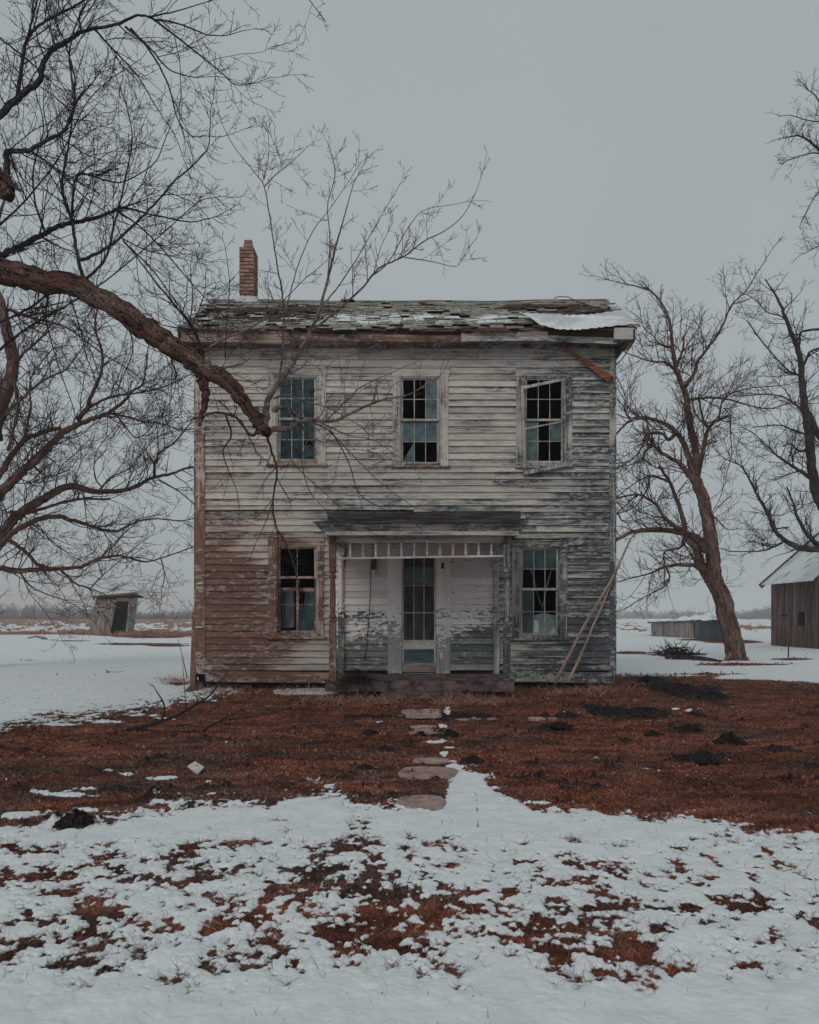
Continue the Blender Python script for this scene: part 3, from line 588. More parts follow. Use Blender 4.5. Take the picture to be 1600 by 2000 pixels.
# ---- windows
def rect_bar(mb,x0,x1,y0,y1,z0,z1): mb.box(x0,x1,y0,y1,z0,z1,None,.002)
def window(q,i):
    a,b,c,d=q['t']; X0_,X1_,Z1_,Z0_=hx(a),hx(b),hz(c),hz(d); a,b,c,d=q['o']; x0,x1,zt,zb=hx(a),hx(b),hz(c),hz(d); zm=hz(q['m']); k=q['k']
    tm={'d':M['trim_brown'],'e':M['trim_dark']}.get(k,M['trim'])
    mb=MB(); yf=W0-.045
    mb.box(X0_,x0,yf,W0+.01,Z0_,zt,.9 if k!='d' else .4); mb.box(x1,X1_,yf,W0+.01,Z0_,zt,.8); hb_=MB(); hb_.box(X0_-.01,X1_+.01,yf-.004,W0+.01,zt,Z1_,.6)
    mb.box(X0_-.01,X1_+.01,yf-.022,W0,Z1_,Z1_+.018,.3)
    # jamb returns
    mb.box(x0,x0+.025,yf+.012,W0+.12,zb,zt,.3); mb.box(x1-.025,x1,yf+.012,W0+.12,zb,zt,.3); mb.box(x0+.025,x1-.025,yf+.012,W0+.12,zt-.022,zt,.2)
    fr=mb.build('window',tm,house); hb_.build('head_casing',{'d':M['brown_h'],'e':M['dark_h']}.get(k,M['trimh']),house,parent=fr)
    mb=MB(); mb.box(X0_-.03,X1_+.03,yf-.035,W0+.1,Z0_-.022,Z0_+.012,.5); mb.box(x0,x1,yf+.0,W0+.12,Z0_+.012,zb,.3)
    mb.build('sill',M['trim_brown'] if k in 'd' else M['cornice'] if k in 'ab' else tm,house,parent=fr)
    xi,xj=x0+.03,x1-.03; sw=.035; mu=.013
    sash=MB()
    def one(z_lo,z_hi,y,state,cols=3,rws=2,muntins=True):
        rect_bar(sash,xi,xi+sw,y,y+.035,z_lo,z_hi); rect_bar(sash,xj-sw,xj,y,y+.035,z_lo,z_hi)
        rect_bar(sash,xi+sw,xj-sw,y+.002,y+.033,z_lo,z_lo+.04); rect_bar(sash,xi+sw,xj-sw,y+.002,y+.033,z_hi-.03,z_hi)
        ga,gb,gc,gd=xi+sw,xj-sw,z_lo+.04,z_hi-.03
        if muntins:
            for m in range(1,cols):
                x=ga+(gb-ga)*m/cols; rect_bar(sash,x-mu/2,x+mu/2,y+.006,y+.028,gc,gd)
            for m in range(1,rws):
                z=gc+(gd-gc)*m/rws; rect_bar(sash,ga,gb,y+.008,y+.026,z-mu/2,z+mu/2)
        for r_ in range(rws):
            for c_ in range(cols):
                s=state[r_][c_]
                if s=='.': continue
                xa=ga+(gb-ga)*c_/cols; xb=ga+(gb-ga)*(c_+1)/cols; zhi=gd-(gd-gc)*r_/rws; zlo=gd-(gd-gc)*(r_+1)/rws
                if s=='h': zlo,zhi,ss=zlo+.03,zlo+(zhi-zlo)*.72,0
                yy=y+.018+U(-.002,.002)
                pm.mi = 1 if s in 'pt' else 0
                if s=='t': pm.add([(xa,yy,zlo),(xb,yy,zlo),(xb,yy,zhi),(xa,yy,zlo+.02)],[(0,1,2,3)])
                else: pm.add([(xa,yy,zlo),(xb,yy,zlo),(xb,yy,zhi),(xa,yy,zhi)],[(0,1,2,3)])
    pm=MB(); yu,yl=W0+.0,W0+.04
    st={'a':(('ggg','ggg'),('ggg','ggh')),'b':(('..p','..p'),('ppp','t..')),'c':(('...','...'),('p.p','p..')),'d':(('..','..'),('gg','.g')),'e':(('ggg','...'),('g..','g..'))}[k]
    if k=='d':
        one(zm,zt-.02,yu,('..',),2,1); one(zb,zm+.03,yl,('..','.g'),2,2)
        rect_bar(sash,(xi+xj)/2-.02,(xi+xj)/2+.03,yl-.01,yl+.03,zb,zm); rect_bar(sash,xi,xj,yl+.05,yl+.08,zm-.22,zm-.16)
    else:
        one(zm,zt-.02,yu,st[0]); one(zb,zm+.03,yl,st[1])
    sash.build('sash',{'d':M['trim_brown']}.get(k,simple('sash_paint_'+k,(.28,.26,.24),(.50,.48,.45),(20,20,20))),house,parent=fr)
    if pm.f: pm.build('pane',[M['glass'],M['glass_pale']],house,parent=fr)
    if k=='c':                                       # racked storm frame hanging off
        y=W0-.10; s2=MB(); q_=lambda a,b,o=0:P(a,b,y+o)
        s2.bar(q_(1020,753),q_(1025,927),.05,.03); s2.bar(q_(1101,738,.01),q_(1106,911,.01),.055,.03)
        s2.bar(q_(1023,757),q_(1099,741),.05,.028); s2.bar(q_(1024,838),q_(1100,823),.022,.024); s2.bar(q_(1027,923),q_(1104,907),.075,.028)
        s2.build('storm_frame',M['trim'],house,parent=fr)
    if k=='e':
        s2=MB(); yb_=W0+.14
        s2.add([P(1016,1236,yb_+.05),P(1090,1238,yb_+.05),P(1088,1203,yb_+.05),P(1060,1197,yb_),P(1040,1203,yb_),P(1017,1200,yb_)],[(0,1,2,3,4,5)],.9)
        s2.build('curtain',simple('pale_board',(.20,.25,.26),(.30,.35,.36),(9,9,9)),house,parent=fr)
        s2=MB(); s2.add([P(1031,1212,yb_-.03),P(1052,1212,yb_-.03),P(1052,1236,yb_-.03),P(1030,1236,yb_-.03)],[(3,2,1,0)]); s2.add([P(1072,1236,yb_-.02),P(1092,1238,yb_-.02),P(1088,1222,yb_-.02)],[(0,1,2)])
        s2.build('card',simple('pale_card_in_window',(.38,.42,.42),(.5,.53,.53),(9,9,9)),house,parent=fr)
        s2=MB()
        for pp in (((1020,1075),(1021,1100),(1020,1140),(1019,1205)),((1083,1072),(1078,1110),(1070,1140),(1059,1190)),((1022,1080),(1040,1120),(1050,1160),(1058,1185))):
            s2.tube([P(a,b,W0+.16) for a,b in pp],[.006,.016,.012,.008],4)
        s2.build('torn_curtain',M['cloth'],house,parent=fr)
    if k=='d':
        s2=MB(); s2.add([P(542,1150,W0+.3),P(575,1150,W0+.3),P(575,1225,W0+.3),P(542,1228,W0+.3)],[(3,2,1,0)]); s2.add([P(597,1152,W0+.3),P(622,1152,W0+.3),P(622,1232,W0+.3),P(590,1232,W0+.3)],[(3,2,1,0)])
        s2.build('curtain',M['cloth'],house,parent=fr)
        s2=MB(); slab_patch(s2,(hx(604),W0-.0),.09,.03,lambda a,b,o:Vector((a,b,Z0_+.016+o)),16,.05); s2.build('snow_patch',M['snow'],house,parent=fr)
for i,q in enumerate(WIN): window(q,i)
# ---- door
dt,do_=DO['t'],DO['o']; mb=MB(); yf=W0-.05
mb.box(hx(757),hx(773),yf+.012,W0+.01,hz(1314),hz(1072),.8); mb.box(hx(773),hx(785),yf,W0+.01,hz(1314),hz(1072),.9)
mb.box(hx(852),hx(866),yf,W0+.01,hz(1314),hz(1072),.8); mb.box(hx(866),hx(880),yf+.012,W0+.01,hz(1314),hz(1072),.9); mb.box(hx(785),hx(852),yf,W0+.01,hz(1086),hz(1072),.9)
mb.box(hx(757),hx(880),yf-.05,W0,hz(1317),hz(1314),.2)
door=mb.build('door',M['trim'],house)
mb=MB(); xa,xb=hx(785)+.005,hx(852)-.005; yd=W0-.02
mb.box(xa,xa+.03,yd,yd+.04,hz(1312),hz(1086)); mb.box(xb-.03,xb,yd,yd+.04,hz(1312),hz(1086)); mb.box(xa+.03,xb-.03,yd+.001,yd+.039,hz(1090),hz(1086))
mb.box(xa+.03,xb-.03,yd+.001,yd+.039,hz(1254),hz(1250))
for i in (1,2):
    x=xa+.03+(xb-xa-.06)*i/3; mb.box(x-.008,x+.008,yd+.003,yd+.03,hz(1250),hz(1090)); z=hz(1090)+(hz(1250)-hz(1090))*i/3; mb.box(xa+.03,xb-.03,yd+.005,yd+.028,z-.007,z+.007)
mb.build('door_leaf',simple('door_paint',(.42,.40,.38),(.56,.54,.51),(9,9,9)),house,parent=door)
mb=MB(); mb.box(xa+.03,xb-.03,yd+.016,yd+.02,hz(1250),hz(1090)); mb.build('door_glass',M['screen'],house,parent=door)
mb=MB(); mb.box(xa+.05,xb-.05,yd+.010,yd+.0135,hz(1140),hz(1108)); mb.build('door_pane',M['glass'],house,parent=door)
mb=MB(); mb.box(xa+.001,xb-.001,yd-.004,yd+.03,hz(1268),hz(1254)); mb.build('door_rail',M['white'],house,parent=door)
mb=MB(); mb.box(xa+.001,xb-.001,yd+.004,yd+.03,hz(1294),hz(1268)); mb.build('door_panel',M['teal'],house,parent=door)
mb=MB(); mb.box(xa+.001,xb-.001,yd-.002,yd+.03,hz(1312),hz(1294)); mb.build('door_kick_board',M['pinkboard'],house,parent=door)
mb=MB(); mb.box(hx(859),hx(865),yf-.014,yf-.001,hz(1286),hz(1274)); mb.box(hx(860.5),hx(863.5),yf-.03,yf-.014,hz(1282),hz(1278)); mb.build('door_handle',M['white'],house,parent=door)
mb=MB(); mb.box(hx(862),hx(867),yf-.012,yf-.001,hz(1111),hz(1099)); mb.build('rusty_plate',M['rust'],house,parent=door)
# ---- porch
YP=15.1
def pp(px,py,d=YP): return P(px,py,d)
mb=MB(); mb.box(pp(636,0).x,pp(1003,0).x,14.98,W0-.0,.10,.262); slab=mb.build('porch_floor',M['slab'],house)
mb=MB(); mb.box(P(745,0,14.75).x,P(905,0,14.75).x,14.62,14.98,-.02,.10); mb.build('porch_step',M['slab'],house)
def post(x,y,z0,z1,w,mat,name='porch_post'):
    L=z1-z0; mb=MB()
    mb.box(x-w/2,x+w/2,y-w/2,y+w/2,z0,z0+L*.40); mb.box(x-w/2,x+w/2,y-w/2,y+w/2,z0+L*.78,z1)
    prof=[(.40,.5),(.405,.62),(.415,.62),(.42,.40),(.43,.40),(.435,.6),(.445,.6),(.46,.42),(.50,.46),(.58,.5),(.66,.44),(.70,.40),(.715,.6),(.725,.6),(.73,.4),(.74,.4),(.745,.6),(.76,.62),(.78,.5)]
    b=len(mb.v); k=12; vs=[]
    for t,r in prof:
        for j in range(k): an=2*math.pi*j/k; vs.append((x+math.cos(an)*r*w*.9,y+math.sin(an)*r*w*.9,z0+L*t))
    fs=[(i*k+j,i*k+(j+1)%k,(i+1)*k+(j+1)%k,(i+1)*k+j) for i in range(len(prof)-1) for j in range(k)]
    mb.add(vs,fs,.5); return mb.build(name,mat,house)
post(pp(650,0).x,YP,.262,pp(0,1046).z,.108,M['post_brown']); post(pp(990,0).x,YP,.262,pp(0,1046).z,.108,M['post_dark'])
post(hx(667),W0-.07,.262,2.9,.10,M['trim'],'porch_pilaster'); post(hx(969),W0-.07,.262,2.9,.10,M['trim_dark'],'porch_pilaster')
mb=MB() # beam and frieze
z_a,z_b=pp(0,1061).z,pp(0,1043).z
mb.box(pp(655,0).x,pp(985,0).x,YP-.03,YP+.03,z_a,z_b,.9); mb.box(pp(640,0).x,pp(660,0).x,YP+.06,W0-.05,z_a,z_b,.4); mb.box(pp(981,0).x,pp(1001,0).x,YP+.06,W0-.05,z_a,z_b,.2)
n_=siding_mat('porch_frieze_paint',False,(.84,.74,.70),0.,.0,False); mb.build('porch_frieze',n_,house)
mb=MB(); zl=pp(0,1092).z; mb.bar((pp(657,0).x,YP,pp(0,1091).z),(pp(985,0).x,YP,pp(0,1086).z),.028,.05,up=Vector((0,1,0)))
mb.bar((pp(987,0).x,YP+.08,pp(0,1087).z),(pp(987,0).x,W0-.1,pp(0,1087).z),.028,.04,up=Vector((0,0,1)))
rail=mb.build('spindle_rail',M['white'],house)
def spin(x,y,z0,z1):
    mb=MB(); k=6; vs=[]; m=9
    for i in range(m):
        r=(.024,.018,.027,.016,.025,.016,.027,.018,.022)[i]
        for j in range(k): an=2*math.pi*j/k; vs.append((x+math.cos(an)*r,y+math.sin(an)*r,z0+(z1-z0)*i/(m-1)))
    mb.add(vs,[(i*k+j,i*k+(j+1)%k,(i+1)*k+(j+1)%k,(i+1)*k+j) for i in range(m-1) for j in range(k)])
    mb.build('spindle',M['white'],house,parent=rail)
for i in range(12): spin(pp(684+i*25.1,0).x,YP,pp(0,1089-i*.3).z,z_a)
for i in range(6): spin(pp(987,0).x,YP+.3+i*.24,pp(0,1088).z,z_a)
mb=MB(); YF=14.78                                    # cornice and lean-to roof
za,zb=P(0,1039,YF).z,P(0,1023,YF).z; xa,xb=P(632,0,YF).x,P(1016,0,YF).x; xa2,xb2=P(614,0,YF).x,P(1030,0,YF).x
mb.add([(xa,YF+.10,za-.02),(xb,YF+.10,za-.02),(xb2,YF,zb),(xa2,YF,zb+.01),(xa,W0,za-.02),(xb,W0,za-.02),(xb2,W0,zb),(xa2,W0,zb)],[(0,1,2,3),(0,3,7,4),(1,5,6,2),(0,4,5,1)],.2)
pc=mb.build('porch_cornice',siding_mat('porch_cornice_wood',False,(.56,.50,.46),.25,.50,False),house)
mb=MB(); mb.box(xa+.02,xb-.01,YF+.05,YF+.09,za-.045,za+.015,.9); mb.build('porch_fascia',M['trimh'],house)
mb=MB()
for j in range(5):
    t0,t1=j/5,(j+1.2)/5; y0=YF-.03+(W0-YF)*t0; y1=YF-.03+(W0-YF)*min(t1,1); zz0=zb+.012+.22*t0; zz1=zb+.008+.22*min(t1,1)
    x=xa2-.02
    while x<xb2:
        e=min(xb2+.02,x+U(.5,1.6)); j1=U(-.02,.02); mb.add([(x,y0+j1,zz0+.02),(e-.01,y0+j1,zz0+.02),(e-.01,y1,zz1),(x,y1,zz1),(x,y0+j1,zz0-.0),(e-.01,y0+j1,zz0-.0)],[(0,1,2,3),(4,5,1,0)]); x=e
mb.build('porch_roof',simple('porch_roofing',(.025,.025,.03),(.12,.10,.10),(3,20,20)),house)
mb=MB(); mb.bar((hx(640),W0-.045,hz(1012)),(hx(1016),W0-.045,hz(1010)),.20,.03); mb.build('roof_flashing',simple('dark_flashing',(.03,.03,.036),(.12,.10,.1),(2,2,30)),house)
mb=MB(); mb.box(hx(725),hx(736),W0-.09,W0-.03,hz(1112),hz(1092)); lm=mb.build('porch_lamp',M['rust'],house)
mb=MB(); mb.tube([P(730.5,1112,W0-.07),P(730.5,1115,W0-.07),P(730.5,1121,W0-.07),P(730.5,1124,W0-.07)],[.014,.03,.03,.01],10); mb.build('bulb',simple('bulb_glass',(.5,.5,.5),(.6,.6,.6)),house,True,parent=lm)
mb=MB(); mb.tube([P(a,b,W0-.045) for a,b in ((728,1062),(729,1090),(723,1110),(724,1150),(721,1200),(718,1240),(716,1265),(711,1290))],[.006]*8,5); mb.build('lamp_wire',M['ink'],house)
mb=MB(); mb.tube([P(a,b,W0-.06) for a,b in ((676,1075),(673,1100),(668,1115),(664,1150),(661,1190),(663,1230),(661,1290))],[.007]*7,5); mb.build('wire',M['ink'],house)
mb=MB(); mb.tube([P(a,b,d) for a,b,d in ((1190,608,18),(1225,625,17),(1240,637,16.6),(1239,655,16.45),(1238,668,16.5),(1215,702,16.8),(1204,712,16.95))],[.010]*7,5)
mb.tube([P(a,b,d) for a,b,d in ((1082,583,19.3),(1092,579,19.3),(1110,580,19.3),(1130,590,18.8),(1150,596,18.5),(1190,608,18))],[.009]*6,5); mb.build('wire',M['ink'],house)
mb=MB(); mb.bar(P(385,1140,16.93),P(396,1139,16.93),.025,.03); mb.build('bracket',M['white'],house); mb=MB(); mb.bar(P(383,1225,16.93),P(395,1225,16.93),.02,.03); mb.build('bracket',M['white'],house)
mb=MB(); mb.tube([P(1195,735,16.9),P(1196,745,16.9)],[.03,.03],6); mb.build('insulator',M['rust'],house)
# left corner planks
mb=MB(); mb.bar(P(381,1195,17.15),P(376,1338,16.9),.09,.03); mb.build('leaning_plank',M['trim'],None)
tag(C.objects['leaning_plank'],'weathered plank propped upright against the left corner of the farmhouse','plank'); 
hb=MB(); hb.bar(P(1096,673,16.90),P(1192,740,16.86),.02,.012,w2=.13,up=Vector((.2,1,.3))); o=hb.build('hanging_board',M['orange'],None)
tag(o,'splintered orange board hanging below the right eave of the farmhouse','board')
# corrugated sheet on the roof
mb=MB(); nu,nv_=70,8; L=[]
topc=[(1013,617,.32),(1060,619,.36),(1110,622,.38),(1160,620,.42),(1212,612,.50)]; botc=[(1052,640,.06),(1090,650,-.02),(1130,651,-.03),(1175,646,0),(1243,639,.06)]
def crv(c,t,off):
    s=t*(len(c)-1); i=min(int(s),len(c)-2); f=s-i; a,b=c[i],c[i+1]; f=f*f*(3-2*f)*.5+f*.5
    px,py,tt_=[a[k]+(b[k]-a[k])*f for k in range(3)]; y=EY+(RY-EY)*tt_-.1; return P(px,py,y)+Vector((0,0,off))
vs=[]
for i in range(nu+1):
    t=i/nu; a=crv(topc,t,0); b=crv(botc,t,0); o_=.007*math.sin(t*2*math.pi*13)
    for j in range(nv_+1): q=a.lerp(b,j/nv_); vs.append(q+Vector((0,-.3,.9))*(o_+.065+.03*math.sin(j/nv_*math.pi)))
mb.add(vs,[(i*(nv_+1)+j,i*(nv_+1)+j+1,(i+1)*(nv_+1)+j+1,(i+1)*(nv_+1)+j) for i in range(nu) for j in range(nv_)])
o=mb.build('metal_sheet',M['tin'],None,True); tag(o,'loose corrugated tin sheet sagging over the right eave of the roof','metal sheet')
md=o.modifiers.new('t','SOLIDIFY'); md.thickness=.006
# leaning poles
for k,(a,b,c,d,r0,lab) in enumerate((((1083,1334),(1140,1225),(1197,1128),(1232,1052),.020,'longer split pole leaning on the right corner of the farmhouse, its foot nearest the porch'),((1110,1334),(1150,1245),(1190,1150),(1222,1072),.016,'shorter split pole leaning on the right corner of the farmhouse, its foot nearest the corner'))):
    mb=MB(); ds=(16.45,16.68,16.90,17.05)
    pts=[P(q[0],q[1],ds[i]) for i,q in enumerate((a,b,c,d))]; fp=[]
    for i in range(13):
        s=i/12*3; j=min(int(s),2); fp.append(pts[j].lerp(pts[j+1],s-j)+Vector((U(-.006,.006),0,U(-.004,.004))))
    mb.tube(fp,[(r0*1.7)*(1-.55*i/12) for i in range(13)],7,rough=.2)
    if k==0: mb.tube([P(1200,1122,16.9),P(1228,1062,17.05),P(1238,1042,17.1)],[.02,.013,.004],5)
    o=mb.build('leaning_pole',M['pole'],None,True); tag(o,lab,'pole','poles leaning on the house corner')
mb=MB(); mb.tube([P(1194,1300,16.9),P(1199,1325,16.8),P(1204,1345,16.7)],[.012,.012,.012],5); mb.build('corner_stick',M['rust'],None); tag(C.objects['corner_stick'],'rusty rod stuck in the ground at the right corner of the farmhouse','rod')

# ---------------------------------------------------------------- trees
def catmull(p,r,sub=6):
    q=[p[0]*2-p[1]]+p+[p[-1]*2-p[-2]]; op=[]; orr=[]
    for i in range(1,len(q)-2):
        for s in range(sub):
            t=s/sub; a,b,c,d=q[i-1],q[i],q[i+1],q[i+2]
            op.append(.5*((2*b)+(c-a)*t+(2*a-5*b+4*c-d)*t*t+(3*b-a-3*c+d)*t**3)); orr.append(r[i-1]+(r[i]-r[i-1])*t)
    op.append(p[-1]); orr.append(r[-1]); return op,orr
class Tree:
    def __init__(s,seed,spread=1.,px=None):
        s.r=random.Random(seed); s.big=MB(); s.tw=MB(); s.pale=MB(); s.mid=MB(); s.lim=[]
    def limb(s,pts,d0,d1,r0,r1,k=None,twigs=True,rough=.10,rad=None,mb=None,wig=1.):
        n=len(pts); W=[]; RR=[]
        for i,(a,b) in enumerate(pts):
            t=i/(n-1); d=d0+(d1-d0)*t; W.append(P(a,b,d)); rr=(rad[i] if rad else r0*(1-t)**1.3+r1*t); RR.append(rr*d/F)
        W,RR=catmull(W,RR)
        kx=.35*wig
        W=[q+Vector((s.r.uniform(-1,1),s.r.uniform(-1,1),s.r.uniform(-1,1)))*min(RR[i]*kx,.02) if 0<i<len(W)-1 else q for i,q in enumerate(W)]
        k=k or (12 if RR[0]>.05 else 7 if RR[0]>.02 else 5)
        (mb or s.big).tube(W,RR,k,rough=rough if RR[0]>.04 else 0)
        if twigs: s.lim.append((W,RR,twigs))
        return W,RR
    def shoot(s,p,d,L,r,lev,o,mb):
        R_=s.r; n=max(2,int(3+L/o['seg'])); n=min(n,8); pts=[p.copy()]; rr=[r]; dv=d.normalized(); st=L/n
        rm=o['rmin']
        for i in range(n):
            dv=(dv+Vector((R_.gauss(0,1),R_.gauss(0,1),R_.gauss(0,1)))*o['wob']+Vector((0,0,o['up']))*(1.6/n)).normalized()
            pts.append(pts[-1]+dv*st); rr.append(max(rm*.7,r+(rm-r)*(i+1)/n))
        mb.tube(pts,rr,3 if r<o['r3'] else 5,cap=False)
        if lev<=0:
            return
        sp=o['sp'][lev]; m=int(L*.92/sp+R_.random()); 
        for q in range(m):
            t=R_.uniform(.12,1.)*n; i=min(int(t),n-1); b=pts[i].lerp(pts[i+1],t-i); ax=(pts[i+1]-pts[i]).normalized()
            pe=ax.cross(Vector((R_.gauss(0,1),R_.gauss(0,1),R_.gauss(0,1)))); 
            if pe.length<1e-4: continue
            an=R(R_.uniform(28,62)); nd=ax*math.cos(an)+pe.normalized()*math.sin(an)
            l=L*R_.uniform(.3,.6)*(1.05-.5*t/n); 
            if lev==1: l=min(l,o['tip'])
            s.shoot(b,nd,l,max(rm,rr[i]*.62),lev-1,o,mb)
    def twigs(s,o,mb=None):
        for W,RR,m in s.lim:
            mult=m if isinstance(m,(int,float)) and m is not True else 1.
            L=sum((W[i+1]-W[i]).length for i in range(len(W)-1)); cnt=int(L/o['lsp']*mult+.5); N=len(W)-1
            for q in range(cnt):
                t=s.r.uniform(o.get('t0',.12),1.)*N; i=min(int(t),N-1); b=W[i].lerp(W[i+1],t-i); ax=(W[i+1]-W[i]).normalized()
                v=Vector((s.r.gauss(0,1),s.r.gauss(0,1)*o.get('dep',1),s.r.gauss(0,1)+o.get('upb',.3))); pe=v-ax*v.dot(ax)
                if pe.length<1e-3: continue
                an=R(s.r.uniform(30,70)); nd=ax*math.cos(an)+pe.normalized()*math.sin(an)
                s.shoot(b,nd,s.r.uniform(*o['len'])*(1.1-.5*t/N),min(max(o['rmin'],RR[i]*.5),o['rmax']),o['lev'],o,mb or s.tw)
            # leader beyond the end
            ax=(W[-1]-W[-3]).normalized()
            if RR[-1]<.016 and mult>.3: s.shoot(W[-1],ax,o['len'][1]*.6,max(o['rmin'],RR[-1]),o['lev'],o,mb or s.tw)

# near tree on the left, trunk outside the frame
t=Tree(11); D=9.6
roots=P(-190,0,D).x
base=Vector((roots,D,0))
T1=empty('bare_tree',base,'large bare tree at the left edge whose heavy broken limb droops across the farmhouse','tree')
tp=[Vector((roots,D,-.1)),Vector((roots+.02,D,.5)),Vector((roots+.05,D,1.5)),Vector((roots+.08,D,2.8)),P(-170,740,D),P(-150,590,D),P(-120,470,D),P(-100,330,D),P(-110,150,D),P(-90,0,D),P(-40,-160,D)]
tr_=[.36,.29,.25,.24,.24,.22,.17,.14,.11,.08,.05]; a,b=catmull(tp,tr_,6); t.big.tube(a,b,20,rough=.12)
ml=[(-150,590),(-80,505),(-40,508),(0,527),(80,547),(160,565),(220,597),(290,645),(345,682),(400,722),(445,748),(472,780),(495,812),(512,838)]
W,RR=t.limb(ml,D,9.9,0,0,24,False,.17,[24,27,26,25,22,19,20,22,20,18,15,13,12,11],wig=.5)
t.lim.append((W[30:],RR[30:],.35))
t.limb([(392,722),(396,745),(402,770),(396,800),(389,833)],9.8,9.8,11,3,10,False,.2,[13,10,8,6,3])
t.limb([(497,812),(512,835),(520,845)],9.9,9.85,13,10,12,False,.4)
t.limb([(-120,300),(-60,338),(-15,352),(12,372),(16,384)],9.4,9.3,24,13,16,False,.3)
t.limb([(-10,335),(15,352),(34,368),(46,374)],9.3,9.25,11,1.5,8,False,.3)
L=[([(-110,300),(-50,255),(0,222),(40,185),(75,160),(86,122),(105,97),(140,75),(165,60),(225,48),(270,30),(305,38),(345,45),(390,62)],9.6,9.2,9,1.4),
 ([(35,185),(45,110),(55,75),(75,50),(110,30),(165,0),(190,-30)],9.5,9.2,4.2,2),([(50,85),(65,30),(78,-20)],9.4,9.2,3,1.5),([(-20,60),(20,90),(45,110)],9.3,9.4,2.2,2),
 ([(245,52),(290,90),(330,135),(375,150),(400,150)],9.2,9.0,2.4,.8),([(255,55),(300,110),(330,170),(348,235),(375,265),(395,266)],9.2,9.5,2.4,.8),([(300,38),(375,95),(430,140),(460,165),(490,163)],9.2,8.9,2.2,.8),([(290,33),(350,20),(415,0)],9.2,9.3,2,.8),
 ([(185,58),(225,100),(270,150),(300,200),(340,260)],9.3,9.6,2.2,.8),([(160,65),(155,35),(165,15),(175,-10)],9.3,9.3,2.6,1.4),
 ([(5,390),(14,340),(14,300),(30,294),(60,292),(95,272),(125,256),(138,232)],9.3,9.3,8,3),([(135,240),(145,190),(135,110),(150,60),(200,-20)],9.3,9.1,3,1),
 ([(165,550),(150,490),(140,430),(125,390),(122,350),(130,310),(140,240),(147,160),(132,100)],9.7,9.4,4,1.5),
 ([(165,548),(205,505),(225,430),(240,370),(258,270),(245,200)],9.7,9.3,3.2,1),([(158,508),(200,490),(250,450),(300,400),(345,350),(375,325),(405,290),(410,255)],9.7,9.2,3.6,1),
 ([(-90,560),(-30,515),(0,500),(30,485),(80,460),(120,440),(170,430),(215,415),(240,405),(300,420),(360,432)],9.7,10.2,9,1.4),([(140,440),(142,380),(155,340),(200,350),(240,355),(300,320),(320,280)],9.9,10.4,3,1),
 ([(90,460),(70,400),(65,330),(85,250),(70,180)],9.8,10.2,2.6,1),([(225,410),(270,440),(320,490),(380,560),(430,610)],10,10.2,2.2,1),([(240,470),(300,530),(350,600),(380,640)],9.9,10.2,1.8,1),
 ([(395,700),(394,680),(375,640),(345,600),(300,545),(250,480)],9.8,9.6,4.5,1.2),([(60,295),(110,330),(160,380),(230,430)],9.3,9.8,2,1),
 ([(-60,-80),(100,-130),(300,-110),(480,-80),(560,-35),(590,-20),(606,2),(637,43)],9.4,9,3,.7),
 ([(0,440),(60,380),(120,300),(170,200),(220,150)],9.9,10.3,2.2,1),([(-20,640),(60,600),(120,560),(150,620),(170,700)],9.9,10.5,3,1),([(100,550),(90,620),(110,700),(130,760)],9.8,10.2,2,1),([(240,610),(260,680),(230,760)],9.8,10.0,1.8,.9),
 ([(-20,700),(40,650),(90,620),(190,560),(290,480),(380,400)],10.4,10.8,3,1)]
for pts,d0,d1,r0,r1 in L: t.limb(pts,d0,d1,r0,r1,None,.25 if pts[0][1]==-80 else .5 if pts[-1][0]>385 and pts[-1][1]<300 else .9,mb=t.mid)
o1=dict(seg=.10,rmin=.0020,rmax=.007,wob=.12,up=.08,r3=.004,sp={3:.11,2:.10,1:.06},tip=.075,lev=2,lsp=.095,len=(.3,1.0),upb=.1)
t.twigs(o1)
t.lim=[]
PL=[([(512,838),(520,815),(524,782),(545,745),(575,705),(605,650),(625,600),(640,545),(655,485),(668,440),(680,395),(690,360)],9,1,1),
 ([(610,645),(640,622),(700,570),(740,525),(790,500),(830,470),(870,450),(905,420),(930,375)],3.4,.8,1),
 ([(545,745),(551,690),(554,620),(550,565),(540,510),(528,430),(516,365),(500,340),(460,290),(440,255)],3,.8,.8),([(516,365),(540,340),(568,318),(597,290)],1.6,.7,.8),([(516,350),(525,300),(523,250)],1.4,.6,.8),
 ([(555,615),(570,560),(585,510),(612,450),(650,400),(700,325)],2,.7,.8),([(628,600),(660,560),(700,500),(740,430),(775,370)],2,.7,.8),([(725,540),(760,510),(800,440),(830,410),(880,400)],1.8,.7,.8),([(790,503),(840,510),(890,520),(905,502)],1.5,.7,.6),
 ([(640,545),(645,470),(640,400),(655,340),(645,290)],1.8,.7,.8),([(515,838),(560,838),(600,820),(650,822),(700,800),(750,780),(800,770),(850,740)],7.5,1,1.2),([(535,800),(552,795),(570,803),(590,818),(620,822)],7,4,.5),([(535,778),(560,772),(600,785),(650,800),(700,830)],2.6,1,1),
 ([(600,822),(640,840),(690,890),(740,940),(800,985)],2.2,.8,1),([(620,822),(680,850),(730,860),(790,900)],2,.8,1),([(645,815),(700,760),(760,730),(830,700)],2,.8,1),
 ([(585,822),(600,855),(590,900),(605,960),(640,1000)],2.2,.8,.8),([(618,640),(600,690),(640,700),(700,690),(760,660)],1.6,.8,.7),
 ([(396,700),(400,685),(440,660),(490,640),(530,610),(560,580),(600,540)],4,1,.8)]
for pts,r0,r1,m in PL: t.limb(pts,9.9,9.9+t.r.uniform(-.6,.9),r0*.85,r1*.85,None,m*.8,mb=t.pale)
o2=dict(o1); o2.update(lsp=.12,len=(.18,.6),up=.22,upb=.5,sp={2:.075,1:.05},lev=2,rmin=.0019,tip=.05)
